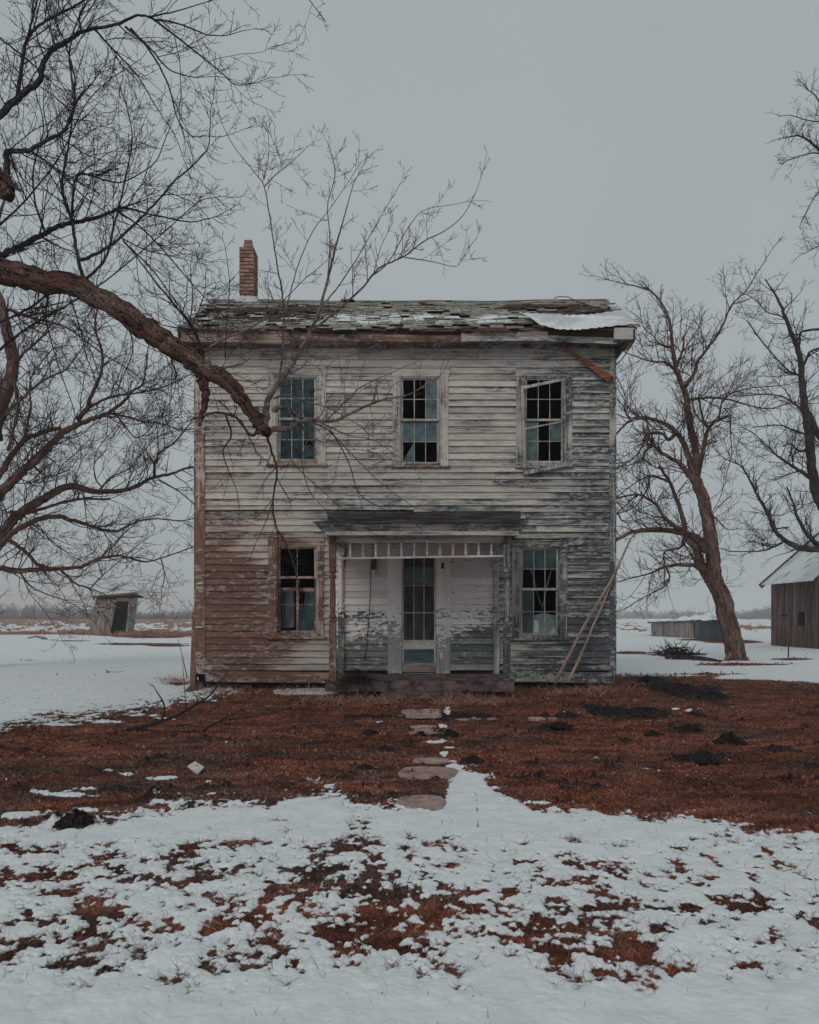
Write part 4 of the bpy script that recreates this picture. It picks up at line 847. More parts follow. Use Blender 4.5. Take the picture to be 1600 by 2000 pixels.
n0=len(t.lim); t.twigs(o2,t.pale); t.lim=[]
DR=[([(518,842),(530,880),(541,920),(533,980),(540,1030),(560,1065),(575,1105),(583,1145)],2.8,1,.8),([(505,838),(490,850),(460,815),(430,805),(412,808),(400,812)],3.2,1.4,.8),([(440,808),(452,850),(436,880),(445,915),(458,945)],2.4,.8,.8),([(470,820),(500,880),(520,900)],1.6,.8,1),([(541,1030),(545,1100),(540,1160)],1.3,.7,1),([(533,980),(515,1030),(505,1050)],1.2,.6,.8),([(560,850),(570,900),(620,950),(660,985)],1.5,.7,.9),([(440,700),(442,640),(448,560),(443,500)],1.5,.7,.6),([(640,830),(680,900),(700,960),(740,990),(790,1010)],1.5,.7,.9)]
for pts,r0,r1,m in DR: t.limb(pts,9.9,9.8+t.r.uniform(-.4,.5),r0,r1,None,m)
o3=dict(o1); o3.update(len=(.12,.5),up=-.02,upb=-.2,lsp=.14); t.twigs(o3)
t.big.build('trunk',M['bark_red'],T1,True); t.mid.build('limbs',M['bark_grey'],T1,True); t.tw.build('crown',M['twig'],T1); t.pale.build('sprouts',M['twig_grey'],T1)
# nailed broken stump end
# second tree on the left, behind
t=Tree(23); D=23.5; base=Vector((P(-75,0,D).x,D,0))
T2=empty('bare_tree',base,'bare spreading tree left of and behind the farmhouse with low limbs over the leaning outhouse','tree')
tp=[(-75,1316),(-72,1260),(-66,1180),(-50,1100),(-42,1000),(-30,900),(-4,810),(14,760),(24,722),(20,670),(2,600),(-14,540),(-10,460),(10,380)]
t.limb(tp,D,D,0,0,14,.5,.12,[34,28,25,24,20,17,13,12,12,11,10,8,5,2])
L=[([(-50,1095),(-20,1000),(0,964),(35,929),(63,904),(94,873),(122,845),(150,831),(182,817),(210,806),(241,785),(259,764),(280,747),(288,690)],D,D+1,12,1.6),
 ([(-40,980),(0,925),(21,894),(45,862),(80,845),(119,834)],D,D+.5,8,4),([(150,820),(171,796),(179,771),(196,733),(199,687),(186,637),(195,580)],D+.6,D+1,5.5,1.6),([(171,796),(210,778),(238,771),(266,768),(315,757),(350,742),(378,729)],D+.7,D+2.5,3,1),
 ([(205,806),(245,813),(280,824),(315,827),(350,838),(378,838)],D+.8,D+2,2.6,1),([(220,800),(250,840),(270,855),(300,830),(330,790)],D+.8,D+1,2,.9),
 ([(-50,1110),(-20,1085),(0,1055),(21,1020),(52,995),(87,974),(122,953),(150,950),(182,960),(224,960),(266,950),(301,932),(336,925),(360,916),(385,912)],D,D+2,13,1.8),
 ([(301,932),(308,890),(343,862),(365,835),(380,815)],D+1.5,D+2,3,1),([(0,1065),(35,1034),(94,1009),(140,1016),(175,1027),(224,1037),(266,1020),(301,1013),(350,1018)],D,D+2,6.5,1.1),([(20,1000),(60,1000),(110,985),(160,975),(215,975)],D+.2,D+1.5,4.5,2),
 ([(310,937),(350,960),(380,985)],D+1.6,D+2,2,1),([(195,957),(220,930),(250,915),(300,860)],D+1,D+.6,2.2,.9),([(200,952),(185,930),(190,880),(230,830)],D+1,D+.5,1.6,.8),
 ([(-60,1140),(-5,1111),(35,1114),(105,1112),(157,1107),(196,1090),(238,1086),(280,1097),(315,1090),(378,1068)],D-.5,D+1.5,6.5,1.1),([(10,1050),(28,1062),(52,1079),(70,1100),(98,1111)],D-.2,D,4.4,3.6),([(119,1114),(147,1139),(175,1149),(203,1160)],D,D+.2,2.8,1),
 ([(175,1150),(190,1135),(205,1120),(240,1090)],D,D+.3,1.5,1),([(40,1118),(60,1145),(95,1162),(125,1172),(150,1185)],D,D-.5,2,.8),([(315,1092),(322,1125),(315,1155)],D+1.4,D+1,1.5,.7),([(0,824),(40,780),(90,740),(130,720),(160,680)],D-.4,D-1,4,1.2),
 ([(24,722),(45,690),(80,660),(110,610),(120,540)],D,D-.6,4,1.2),([(0,860),(-10,800),(10,740)],D,D,6,5),([(60,905),(90,930),(130,920)],D+.4,D,2.6,1),([(28,740),(35,800),(15,880)],D-.1,D-.5,4,3),([(45,862),(60,800),(60,740),(95,690)],D,D-.8,3,1),([(5,600),(60,620),(130,640),(200,690),(250,720)],D,D+.8,3.4,1)]
for pts,d0,d1,r0,r1 in L: t.limb(pts,d0,d1,r0,r1,None,1.,.12)
o=dict(seg=.3,rmin=.0038,rmax=.016,wob=.2,up=.12,r3=.008,sp={3:.3,2:.19,1:.12},tip=.24,lev=2,lsp=.21,len=(.5,2.3),upb=.3,t0=.05)
t.twigs(o); t.big.build('trunk',M['bark_far'],T2,True); t.tw.build('crown',M['twig_red'],T2)
# leaning tree on the right
t=Tree(37); D=28.0; b=G(1437,1290); T3=empty('bare_tree',b,'bare tree with leaning trunk standing right of the farmhouse beside the brush pile','tree')
t.limb([(1441,1300),(1438,1285),(1430,1240),(1420,1205),(1411,1168),(1396,1125),(1389,1060),(1382,1009),(1369,961),(1357,931)],D,D,0,0,16,.1,.12,[26,20,18,17,18,15,13.5,12,11,10])
t.limb([(1425,1280),(1415,1297)],D-.2,D-.5,8,2,8,False); t.limb([(1445,1275),(1462,1292),(1470,1297)],D,D-.4,8,1,8,False)
L=[([(1360,940),(1361,893),(1348,824),(1339,772),(1322,725),(1313,673),(1309,630),(1292,592),(1266,566),(1215,553)],0,1.,9,1),([(1361,930),(1373,880),(1384,837),(1403,820),(1429,811)],0,-1,5.5,2.4),([(1339,755),(1356,729),(1365,703),(1391,669),(1412,635),(1429,596),(1459,566),(1477,536)],.3,-.5,4.2,1),
 ([(1346,781),(1382,777),(1425,781),(1494,798),(1537,789)],.2,-1,3,1),([(1365,781),(1373,815),(1384,836)],-.2,-.4,2.6,2.2),([(1403,820),(1416,777),(1459,759),(1502,755)],-.6,-1,2.2,1),([(1427,813),(1427,850),(1430,884),(1424,910)],-1,-1,1.6,1),
 ([(1356,935),(1352,914),(1339,875),(1322,845),(1292,824),(1257,817),(1232,820),(1202,850)],0,1,7.5,2),([(1232,820),(1219,798),(1223,777),(1206,738)],.9,1.2,2,1),([(1355,940),(1340,920),(1322,901),(1292,884),(1275,867),(1262,850)],0,.4,6.5,2),
 ([(1322,845),(1308,858),(1290,846),(1268,848),(1265,868),(1275,872)],.3,0,4,2),([(1292,884),(1280,872),(1262,880),(1255,900),(1240,905)],.2,0,3,1),([(1388,1075),(1374,1069),(1365,1052),(1322,1039),(1275,1034),(1236,1039),(1202,1056)],0,1.,9.5,3.4),
 ([(1396,1145),(1386,1130),(1369,1103),(1361,1073),(1339,1047),(1335,1017),(1322,974),(1305,936),(1288,910)],0,1,12.5,2.4),([(1305,940),(1290,934),(1270,929),(1240,944),(1206,970)],.8,1,3,1),([(1332,1036),(1300,1013),(1279,983),(1245,966),(1202,974)],.4,1,4.5,1.6),([(1382,1120),(1356,1103),(1300,1107),(1270,1120),(1219,1133)],0,-1,5.5,1),
 ([(1335,1050),(1330,1069),(1300,1077),(1298,1103),(1298,1146)],.2,0,2.6,1.4),([(1300,1107),(1308,1125),(1298,1146),(1260,1165),(1220,1190)],-.4,-.5,2,1),([(1322,725),(1300,708),(1270,705),(1225,690)],.5,1,3.4,1),([(1313,680),(1290,672),(1275,655),(1262,645)],.5,1,2.5,1),([(1320,720),(1334,680),(1335,655)],.5,.2,3,1.6),
 ([(1270,931),(1262,960),(1240,990),(1215,1000)],.9,1.2,2,.9),([(1245,966),(1225,985),(1208,1000)],.9,1,2,1),([(1206,1000),(1214,1015),(1222,1020)],1,1,2,1),([(1262,850),(1250,880),(1230,900),(1205,905)],.4,1,2.2,1),([(1374,1000),(1395,1010),(1415,1030),(1430,1035)],0,-1,2,.7),([(1384,837),(1360,810),(1355,790)],-.3,-.8,2,1)]
for pts,d0,d1,r0,r1 in L: t.limb(pts,D+d0,D+d1,r0,r1,None,1.,.1)
o=dict(seg=.3,rmin=.0042,rmax=.018,wob=.19,up=.16,r3=.009,sp={2:.20,1:.13},tip=.30,lev=2,lsp=.17,len=(.5,2.0),upb=.5,t0=.08)
t.twigs(o); t.big.build('trunk',M['bark_far'],T3,True); t.tw.build('crown',M['twig_red'],T3)
# tree beyond the right edge
t=Tree(51); D=31.0; b=Vector((P(1690,0,D).x,D,0)); T4=empty('bare_tree',b,'dark bare tree at the right edge with limbs in front of the barn','tree')
t.limb([(1690,1300),(1686,1240),(1672,1150),(1650,1070),(1625,1010),(1600,974),(1588,923),(1580,845),(1571,781),(1562,695),(1545,652),(1524,592),(1494,544)],D,D,0,0,14,.8,.1,[30,22,19,17,14,11,9,8,7,5,4,2.6,1])
L=[([(1660,1095),(1630,1080),(1600,1073),(1558,1069),(1520,1043),(1494,991),(1477,961),(1451,914),(1425,900)],0,-1,9,1),([(1650,1085),(1600,1064),(1580,1047),(1558,1013),(1550,985),(1537,950)],0,.5,7,1.4),([(1590,940),(1554,914),(1528,897),(1502,875),(1477,850)],0,-1,4.2,1),([(1640,900),(1600,850),(1580,807)],0,0,9,6),
 ([(1528,1060),(1500,1073),(1472,1077),(1425,1077)],-.4,-1,2.4,1),([(1600,643),(1567,648),(1562,673)],0,0,2.6,2),([(1571,738),(1537,721),(1494,673),(1459,626)],0,.5,2.4,1),([(1580,850),(1550,840),(1520,830),(1470,835)],0,1,2.4,1),([(1585,880),(1560,880),(1545,868),(1530,870)],0,-.5,3,1),([(1568,720),(1580,690),(1600,680)],0,0,3,2),([(1545,652),(1530,620),(1500,610),(1480,590)],0,.5,1.8,.9),([(1577,810),(1540,780),(1500,770),(1440,775)],0,.5,2.2,1),([(1500,1000),(1510,1030),(1540,1030)],-.5,0,2,1.5),
 ([(1660,1080),(1690,900),(1700,700),(1690,500),(1665,380),(1640,330),(1600,292),(1565,266),(1530,270)],0,-3,13,.9),([(1690,500),(1660,420),(1630,400),(1600,375),(1565,435)],-2,-3,3,.8),([(1665,370),(1640,300),(1620,240),(1595,190),(1578,175)],-2.4,-3,3,.9),([(1640,330),(1600,300),(1560,305),(1530,318)],-2.5,-3,2,.8),([(1695,600),(1650,500),(1610,480),(1580,490)],-1,-2,3,.8),([(1620,240),(1580,235),(1545,225)],-3,-3,1.6,.8)]
for pts,d0,d1,r0,r1 in L: t.limb(pts,D+d0,D+d1,r0,r1,None,.95 if d1>-1.5 else 1.5,.1)
hi=[q for q in t.lim if q[2]==1.5]; t.lim=[q for q in t.lim if q[2]!=1.5]; t.twigs(o); t.lim=[(a,b,1.5) for a,b,c in hi]; o4=dict(o); o4.update(len=(.25,1.1),rmax=.008,rmin=.0034); t.twigs(o4); t.big.build('trunk',M['bark_grey'],T4,True); t.tw.build('crown',M['twig'],T4)

# ---------------------------------------------------------------- outbuildings
def boards(mb,p,q,z0,z1,n,th=.03,jit=.01,top=None):  # vertical boards between ground points p and q
    p=Vector(p); q=Vector(q); d=q-p; nn=Vector((d.y,-d.x)).normalized()
    for i in range(n):
        a=p+d*(i+.03)/n; b=p+d*(i+.97)/n; of=nn*U(0,jit); za=z0+U(0,.05); f0=z1 if top is None else top((i+.03)/n); f1=z1 if top is None else top((i+.97)/n)
        r=[]
        for z0_,z1_ in ((za,za),(f0,f1)):
            r += [(a.x+of.x,a.y+of.y,z0_),(b.x+of.x,b.y+of.y,z1_),(b.x+of.x-nn.x*th,b.y+of.y-nn.y*th,z1_),(a.x+of.x-nn.x*th,a.y+of.y-nn.y*th,z0_)]
        mb.hexa(r)
bx0,bx1,by0,by1=15.8,22.6,37.4,42.5; BZ=2.86; BR=bx0+3.4; BRZ=BZ+3.0
barn=empty('barn',(bx0,by0,0),'dark weathered board barn with snowy roof at the right edge','barn')
mb=MB(); boards(mb,(bx0,by1),(bx0,by0),-.05,BZ,30,.03,.012)
boards(mb,(bx0,by0),(bx1,by0),-.05,0,40,.03,.012,top=lambda t:BZ+(BRZ-BZ)*(1-abs(t*2-1)))
boards(mb,(bx1,by1),(bx0,by1),-.05,0,40,.03,.012,top=lambda t:BZ+(BRZ-BZ)*(1-abs(t*2-1)))
boards(mb,(bx1,by0),(bx1,by1),-.05,BZ,30,.03,.012)
wl=mb.build('wall',M['barn'],barn)
mb=MB(); mb.box(bx0+.04,bx1-.04,by0+.04,by1-.04,0,BZ-.05); mb.build('inner_frame',M['dark'],barn)
mb=MB(); e=.35
for x_a,x_b,z_a_,z_b_ in ((bx0-.3,BR,BZ-.22,BRZ),(bx1+.3,BR,BZ-.22,BRZ)):
    n=30; vs=[]
    for i in range(n+1):
        y=by0-e+(by1-by0+2*e)*i/n; vs += [(x_a,y,z_a_+.04+.02*mnoise.noise(Vector((y*2,0,0)))),(x_b,y,z_b_+.05),(x_b,y,z_b_),(x_a,y,z_a_)]
    fs=[]
    for i in range(n):
        b=i*4
        for j in range(4): fs.append((b+j,b+(j+1)%4,b+4+(j+1)%4,b+4+j))
    fs += [(0,1,2,3),(n*4,n*4+1,n*4+2,n*4+3)]; mb.add(vs,fs)
rf=mb.build('roof',simple('snowy_roof',(.20,.19,.19),(.66,.69,.70),(1.2,2.2,1.2),.8,.2,.2,6,.01,False,.30,.46),barn)
mb=MB()
for ye in (by0-e-.03,by1+e+.01):
    mb.bar((bx0-.35,ye,BZ-.27),(BR,ye,BRZ+.02),.22,.04); mb.bar((bx1+.35,ye,BZ-.27),(BR,ye,BRZ+.02),.22,.04)
mb.build('rake_board',M['barn'],barn)
mb=MB(); yw=39.2; mb.box(bx0-.02,bx0+.0,yw-.35,yw+.3,.9,1.45); mb.build('window',M['dark'],barn)
mb=MB(); mb.box(bx0-.03,bx0-.018,40.6,41.3,1.28,1.34); mb.build('window_ledge',M['dark'],barn)
p=G(1540,1285); mb=MB(); mb.tube([Vector((p.x,p.y,-.05)),Vector((p.x+.01,p.y,.5)),Vector((p.x,p.y,.78))],[.022,.02,.018],6); mb.tube([Vector((p.x-.05,p.y,.78)),Vector((p.x+.10,p.y,.86))],[.02,.02],5)
tag(mb.build('stake',M['rust'],None),'thin iron stake standing in the snow in front of the barn','stake')
# collapsing low shed
A=Vector(G(1273,1242)).xy; Bq=Vector(G(1355,1247)).xy; Cq=Vector(G(1424,1252)).xy
shed=empty('collapsed_shed',(A.x,A.y,0),'low sagging shed with snow on its caved roof behind the leaning tree','shed')
bk=Vector((.35,1)).normalized()*5.5
mb=MB(); boards(mb,A+(Bq-A)*.0,Bq,0,0,26,.03,.05,top=lambda t:.86+.20*t+.07*math.sin(t*7)); 
w1=mb.build('wall',M['shed'],shed)
# missing boards near the left: dark gaps
mb=MB()
for i in range(7):
    a=A+(Bq-A)*(.06+.055*i); b=A+(Bq-A)*(.06+.055*i+.032); mb.add([(a.x,a.y-.06,.02),(b.x,b.y-.06,.02),(b.x,b.y-.06,.36+U(-.06,.06)),(a.x,a.y-.06,.34+U(-.06,.06))],[(0,1,2,3)])
mb.build('gap',M['dark'],shed)
mb=MB(); boards(mb,Bq+(Cq-Bq)*.03,Cq,-.03,0,18,.03,.05,top=lambda t:1.03+.06*t); mb.build('wall',M['shed_dark'],shed)
mb=MB(); boards(mb,Cq,Cq+bk,-.03,1.1,16,.03,.04); boards(mb,A+bk,A,-.03,.9,12,.03,.04); boards(mb,Cq+bk,A+bk,-.03,.95,40,.03,.04); mb.build('wall',M['shed_dark'],shed)
mb=MB(); nx_,ny_=34,10; vs=[]; 
front=lambda t:(A+(Bq-A)*(t/.55) if t<.55 else Bq+(Cq-Bq)*((t-.55)/.45))
for i in range(nx_+1):
    t=i/nx_; f=front(t); f=f+(Vector((-.25,.1)) if i==0 else Vector((0,0)))
    for j in range(ny_+1):
        s=j/ny_; q=f-Vector((.06,.25))+(bk+Vector((0,.4)))*s; rise=1-abs(s*2-1); hgt=.92+.20*t+rise*(.02+.46*math.sin(min(1,t*1.1)*1.7)**2)+.17*mnoise.noise(Vector((t*9,s*4,1)))*(.4+rise)
        vs.append((q.x,q.y,hgt))
fs=[(i*(ny_+1)+j,(i+1)*(ny_+1)+j,(i+1)*(ny_+1)+j+1,i*(ny_+1)+j+1) for i in range(nx_) for j in range(ny_)]
mb.add(vs,fs,.5)
n=NT('shed_roof',.9,.2); f=n.noise(n.scale(n.obj,(.8,.8,3)),1.,5,.6); X,Y,Z=n.xyz(n.obj); f=n.add(f,n.mr(X,7.,11.,.08,-.22)); 
o=mb.build('roof',n.out(n.mix(n.mr(f,.45,.50),(.10,.085,.075),(.74,.76,.77))),shed); md=o.modifiers.new('t','SOLIDIFY'); md.thickness=.09
mb=MB()
for i in range(nx_):
    a=vs[i*(ny_+1)]; b=vs[(i+1)*(ny_+1)]; mb.bar((a[0],a[1]-.05,a[2]-.03),(b[0],b[1]-.05,b[2]-.03+U(-.02,.02)),.10,.05,up=Vector((0,1,0)))
mb.build('eave_board',M['shed_dark'],shed)
# leaning outhouse
g=G(173,1238); D=g.y; k_=D/F
oh=empty('outhouse',(g.x,g.y,0),'small grey plank outhouse leaning in the field left of the farmhouse','outhouse')
def op(px,py,dd=0): return P(px,py,D+dd)
def quad_boards(mb,bl,br,tr2,tl,n,th=.03):
    for i in range(n):
        a0=bl.lerp(br,(i+.03)/n); a1=bl.lerp(br,(i+.97)/n); b0=tl.lerp(tr2,(i+.03)/n); b1=tl.lerp(tr2,(i+.97)/n); o=Vector((0,U(-.02,.02),0)); T=Vector((0,th,0))
        zz=Vector((0,0,U(-.05,.03))); mb.hexa([a0+o+zz,a1+o+zz,a1+o+T+zz,a0+o+T+zz,b0+o,b1+o,b1+o+T,b0+o+T])
mb=MB(); quad_boards(mb,op(173,1237),op(215,1239.5),op(228,1172),op(188,1168),9); quad_boards(mb,op(226,1174),op(252,1174),op(254,1167),op(228,1167),4)
quad_boards(mb,op(245,1238),op(250,1239),op(259,1168),op(251,1172),2)
mb.build('wall',M['shed'],oh)
mb=MB(); quad_boards(mb,op(250,1239,.02),op(261,1236,1.9),op(270,1167,1.9),op(259,1168,.02),4)
quad_boards(mb,op(178,1236,2.0),op(261,1236,1.95),op(270,1165,1.95),op(192,1165,2.0),14)
quad_boards(mb,op(173,1237,.04),op(178,1236,2.0),op(192,1165,2.0),op(188,1168,.04),4)
mb.build('side_wall',simple('pale_side_boards',(.22,.22,.22),(.42,.43,.42),(10,10,.7)),oh)
mb=MB(); 
r=[op(176,1166,-.5),op(258,1159,-.5),op(281,1168,2.2),op(200,1168,2.3)]; th=Vector((0,0,.16))
r=[op(176,1164,-.4),op(262,1156.5,-.4),op(281,1165,2.3),op(202,1166,2.4)]
mb.hexa([q-th*.8 for q in r]+[q for q in r]); mb.build('roof',M['pole'] if False else simple('outhouse_roof',(.10,.08,.075),(.28,.22,.2),(3,3,9)),oh)
mb=MB(); q=op(192,1196,-.03); mb.box(q.x-.09,q.x+.09,q.y-.02,q.y,q.z-.12,q.z+.08); mb.build('knot_hole',M['dark'],oh)
mb=MB(); mb.add([op(216,1237,.9),op(247,1237,.9),op(253,1172,.9),op(228,1172,.9)],[(0,1,2,3)]); mb.build('doorway_shade',M['dark'],oh)  # dark sheet inside the doorway, standing in for the unlit interior
# far fence post
p=G(1466,1229.5); mb=MB(); mb.tube([Vector((p.x,p.y,0)),Vector((p.x,p.y,.72))],[.05,.04],6); tag(mb.build('fence_post',M['shed'],None),'lone pale post standing far out in the field by the barn','post')

# far woods
def wood(seed,x0,x1,y,h,n,name,lab):
    r=random.Random(seed); mb=MB()
    for i in range(n):
        x=r.uniform(x0,x1); yy=y+r.uniform(0,60); k=.75+.5*mnoise.noise(Vector((x*.018,seed,0)))+.25*mnoise.noise(Vector((x*.07,seed,4))); H_=h*k*r.uniform(.7,1.15)*(1.45 if r.random()<.03 else 1)
        mb.add([(x-.16,yy,0),(x+.16,yy,0),(x+.05,yy,H_*.8),(x-.05,yy,H_*.8)],[(0,1,2,3)],r.random())
        for j in range(34):
            t=r.uniform(.1,1); z=H_*t; s=H_*.36*math.sin(min(1,t*.9+.12)*math.pi)**.6; a=r.uniform(-1,1)*s; dy=r.uniform(-1,1)*s
            l=H_*r.uniform(.08,.2); dx=l*r.uniform(-.7,.7)+a*.25; wd=r.uniform(.05,.13)*y/480
            mb.add([(x+a-wd,yy+dy,z),(x+a+wd,yy+dy,z),(x+a+dx,yy+dy,z+l)],[(0,1,2)],r.random())
        if r.random()<.9:
            for j in range(6):
                a=r.uniform(-3,3); l=r.uniform(1,h*.35); mb.add([(x+a-.5,yy,0),(x+a+.5,yy,0),(x+a+r.uniform(-.4,.4),yy,l)],[(0,1,2)],r.random())
    tag(mb.build(name,M['twig'],None),lab,'wood',kind='stuff')
wood(3,-300,-95,480,6.6,800,'far_wood','far blue-grey line of bare trees on the left horizon')
wood(9,-190,-60,820,8.2,420,'far_wood','pale hazy tree line right of the leaning outhouse')
wood(4,95,330,700,6.4,620,'far_wood','faint hazy tree line on the right horizon')
wood(5,200,255,560,7.6,260,'far_wood','bushier clump of far trees between the leaning tree and the barn')

# ---------------------------------------------------------------- yard objects
def lump(name,px,py,rx,ry,h,mat,seed,label,cat,group=None,k=18,rough=.5):
    g=G(px,py); sx=rx/F*g.y; sy=ry*g.y**2/(F*H)*.8; mb=MB(); vs=[]; m=7; z0=gz(g.x,g.y)-.02
    for i in range(m):
        t=i/(m-1)
        for j in range(k*2):
            a=math.pi*j/k; r=(1-t)**.8; n=1+rough*mnoise.noise(Vector((math.cos(a)*1.6+seed,math.sin(a)*1.6,t*2)))+rough*.6*mnoise.noise(Vector((math.cos(a)*5+seed,math.sin(a)*5,t*5)))
            vs.append((g.x+math.cos(a)*sx*r*n,g.y+math.sin(a)*sy*r*n,z0+h*(t**.7)*(1+.5*mnoise.noise(Vector((math.cos(a)*3,math.sin(a)*3+seed,t*4))))*(1 if t>0 else 0)))
    kk=k*2; fs=[(i*kk+j,i*kk+(j+1)%kk,(i+1)*kk+(j+1)%kk,(i+1)*kk+j) for i in range(m-1) for j in range(kk)]
    mb.add(vs,fs,.5)
    for i in range(26):                              # loose crumbs
        a=U(0,6.28); r=U(.2,1.15); x=g.x+math.cos(a)*sx*r; y=g.y+math.sin(a)*sy*r; s=U(.008,.022)*g.y/9; z=z0+max(0,h*(1-r))+s*.4
        mb.add([(x-s,y-s*.7,z-s),(x+s,y-s*.6,z-s),(x+s*U(-.3,.3),y+s,z-s),(x+U(-.4,.4)*s,y,z+s*U(.5,1.1))],[(0,1,3),(1,2,3),(2,0,3)],U(0,1))
    o=mb.build(name,mat,None,False); tag(o,label,cat,group); return o
for i,(px,py,rx,ry,h,lab) in enumerate(((150,1612,42,9,.10,'black soil mound in the snow edge at far left of the yard'),(722,1434,28,5,.06,'black soil mound left of the path nearest the porch'),(752,1467,26,5,.05,'black soil mound left of the path, second from the porch'),(714,1504,24,4,.04,'flat black soil mound left of the path, farthest from the porch'),(880,1440,22,5,.09,'black soil lump right beside the flagstone path'),(822,1440,16,4,.06,'small black soil lump on the flagstone path'),(924,1490,24,5,.05,'low black soil mound right of the flagstone path above the snow'),(1425,1451,32,6,.11,'rounded black soil mound standing alone on the right lawn'),(1275,1437,24,5,.06,'small black soil mound on the right lawn under the long smear of soil'),(1345,1428,32,6,.07,'medium black soil mound left of the rounded one'),(1335,1485,38,6,.05,'wide flat black soil mound low on the right lawn'),(1385,1494,26,5,.05,'black soil mound joined to the right end of the wide flat one'),(1090,1428,28,4,.04,'thin black soil mound in front of the leaning poles'),(1260,1396,42,7,.08,'big rough black soil heap at the middle of the soil smear'),(1180,1394,34,6,.08,'rough black soil heap at the left end of the soil smear'),(1330,1352,46,8,.11,'tall rough black soil heap nearest the house corner'),(1395,1362,24,6,.07,'black soil heap at the right end of the far smear'),(1265,1333,24,5,.10,'black soil heap beside the right corner of the farmhouse'),(865,1408,14,3,.05,'black clod between two flagstones near the step'))):
    lump('soil_mound',px,py,rx,ry,h,M['dirt'],i*2.3,lab,'soil mound','mounds of black soil on the lawn')
for i,(px,py,rx,ry,lab) in enumerate(((825,1571,50,12,'round flagstone nearest the camera at the snow edge'),(838,1514,58,12,'widest flagstone of the path'),(842,1489,36,5,'narrow flagstone just beyond the widest one'),(830,1426,38,9,'flagstone in the middle of the path beside black clods'),(826,1392,44,6,'flagstone nearest the porch step'),(826,1404,36,3,'thin flagstone strip second from the porch step'),(925,1405,44,3,'flat flagstone strip right of the path'),(1060,1405,30,2,'half-buried flagstone far right of the path'))):
    g=G(px,py); sx=rx/F*g.y; sy=ry*g.y**2/(F*H); z0=gz(g.x,g.y); mb=MB(); k=36; top=[];low=[]
    for j in range(k):
        a=2*math.pi*j/k; n=1+.10*mnoise.noise(Vector((math.cos(a)*1.5+i*5,math.sin(a)*1.5,0)))+.04*mnoise.noise(Vector((math.cos(a)*6+i*5,math.sin(a)*6,0)))
        sq=max(abs(math.cos(a)),abs(math.sin(a)))**-.35
        top.append((g.x+math.cos(a)*sx*n*sq*.98,g.y+math.sin(a)*sy*n*sq*.98,z0+.014)); low.append((g.x+math.cos(a)*sx*n*sq,g.y+math.sin(a)*sy*n*sq,z0-.03))
    mb.add(top+low,[tuple(range(k))]+[(j,j+k,(j+1)%k+k,(j+1)%k) for j in range(k)],U(.3,.9))
    tag(mb.build('flagstone',M['stone'],None),lab,'flagstone','flagstones leading to the porch')
# card on the lawn
g=G(380,1512); mb=MB(); w_=.10
p0,p1,p2,p3=G(366,1503)+Vector((0,0,.03)),G(386,1514)+Vector((0,0,.012)),P(399,1500,G(399,1508).y)+Vector((0,0,.01)),P(381,1487,G(381,1498).y+.05)
mb.hexa([q-Vector((0,0,.012)) for q in (p0,p1,p2,p3)]+[p0,p1,p2,p3])
cd=mb.build('card',M['paper'],None); tag(cd,'small pale square card with a dark stroke lying tilted on the lawn','card')
mb=MB(); c=(p0+p1+p2+p3)/4; u_=(p2-p1).normalized(); nn=(p1-p0).cross(p3-p0).normalized()
if nn.z<0: nn=-nn
mb.bar(c-u_*.03+nn*.004,c+u_*.03+nn*.004,.008,.004,up=nn); o=mb.build('printed_stroke',M['ink'],None); o.parent=cd
# fallen branch
t=Tree(71); B0=G(240,1432); fb=empty('fallen_branch',B0,'dead forked branch lying on the lawn in front of the left corner of the farmhouse','branch')
def flb(L):
    pts=[P(a,b,d) for a,b,d in L[0]]; r=[L[1]+(L[2]-L[1])*i/(len(pts)-1) for i in range(len(pts))]; W,RR=catmull(pts,r,5); t.big.tube(W,RR,7); t.lim.append((W,RR,L[3]))
d0=G(0,1430).y
for L in (([(236,1432,d0),(262,1422,d0),(290,1417,d0),(325,1406,d0),(350,1395,d0+.1),(380,1378,d0+.2),(410,1358,d0+.3),(435,1325,d0+.4),(452,1303,d0+.5)],.026,.004,.5),([(315,1410,d0),(322,1390,d0),(318,1370,d0-.1),(306,1351,d0-.2)],.014,.006,.4),([(262,1423,d0),(300,1428,d0),(350,1430,d0+.0),(375,1428,d0)],.020,.01,.4),([(395,1430,d0),(420,1413,d0),(450,1405,d0),(480,1402,d0+.1),(540,1392,d0+.3)],.016,.003,.6),([(430,1408,d0),(450,1398,d0),(475,1388,d0)],.010,.003,.5),([(365,1388,d0+.1),(362,1360,d0+.1),(360,1335,d0+.1),(357,1300,d0+.2),(355,1285,d0+.2)],.005,.002,.3),([(350,1395,d0),(385,1372,d0-.2),(375,1350,d0-.3)],.008,.003,.5),([(390,1372,d0+.2),(420,1365,d0),(445,1352,d0)],.008,.002,.5),([(345,1418,d0),(370,1416,d0),(385,1419,d0)],.012,.004,.4)): flb(L)
t.twigs(dict(seg=.1,rmin=.002,rmax=.004,wob=.15,up=.05,r3=.004,sp={1:.12},tip=.06,lev=1,lsp=.22,len=(.08,.25),upb=.6))
t.big.build('bough',M['bark_grey'],fb,True); t.tw.build('twigs',M['twig'],fb)
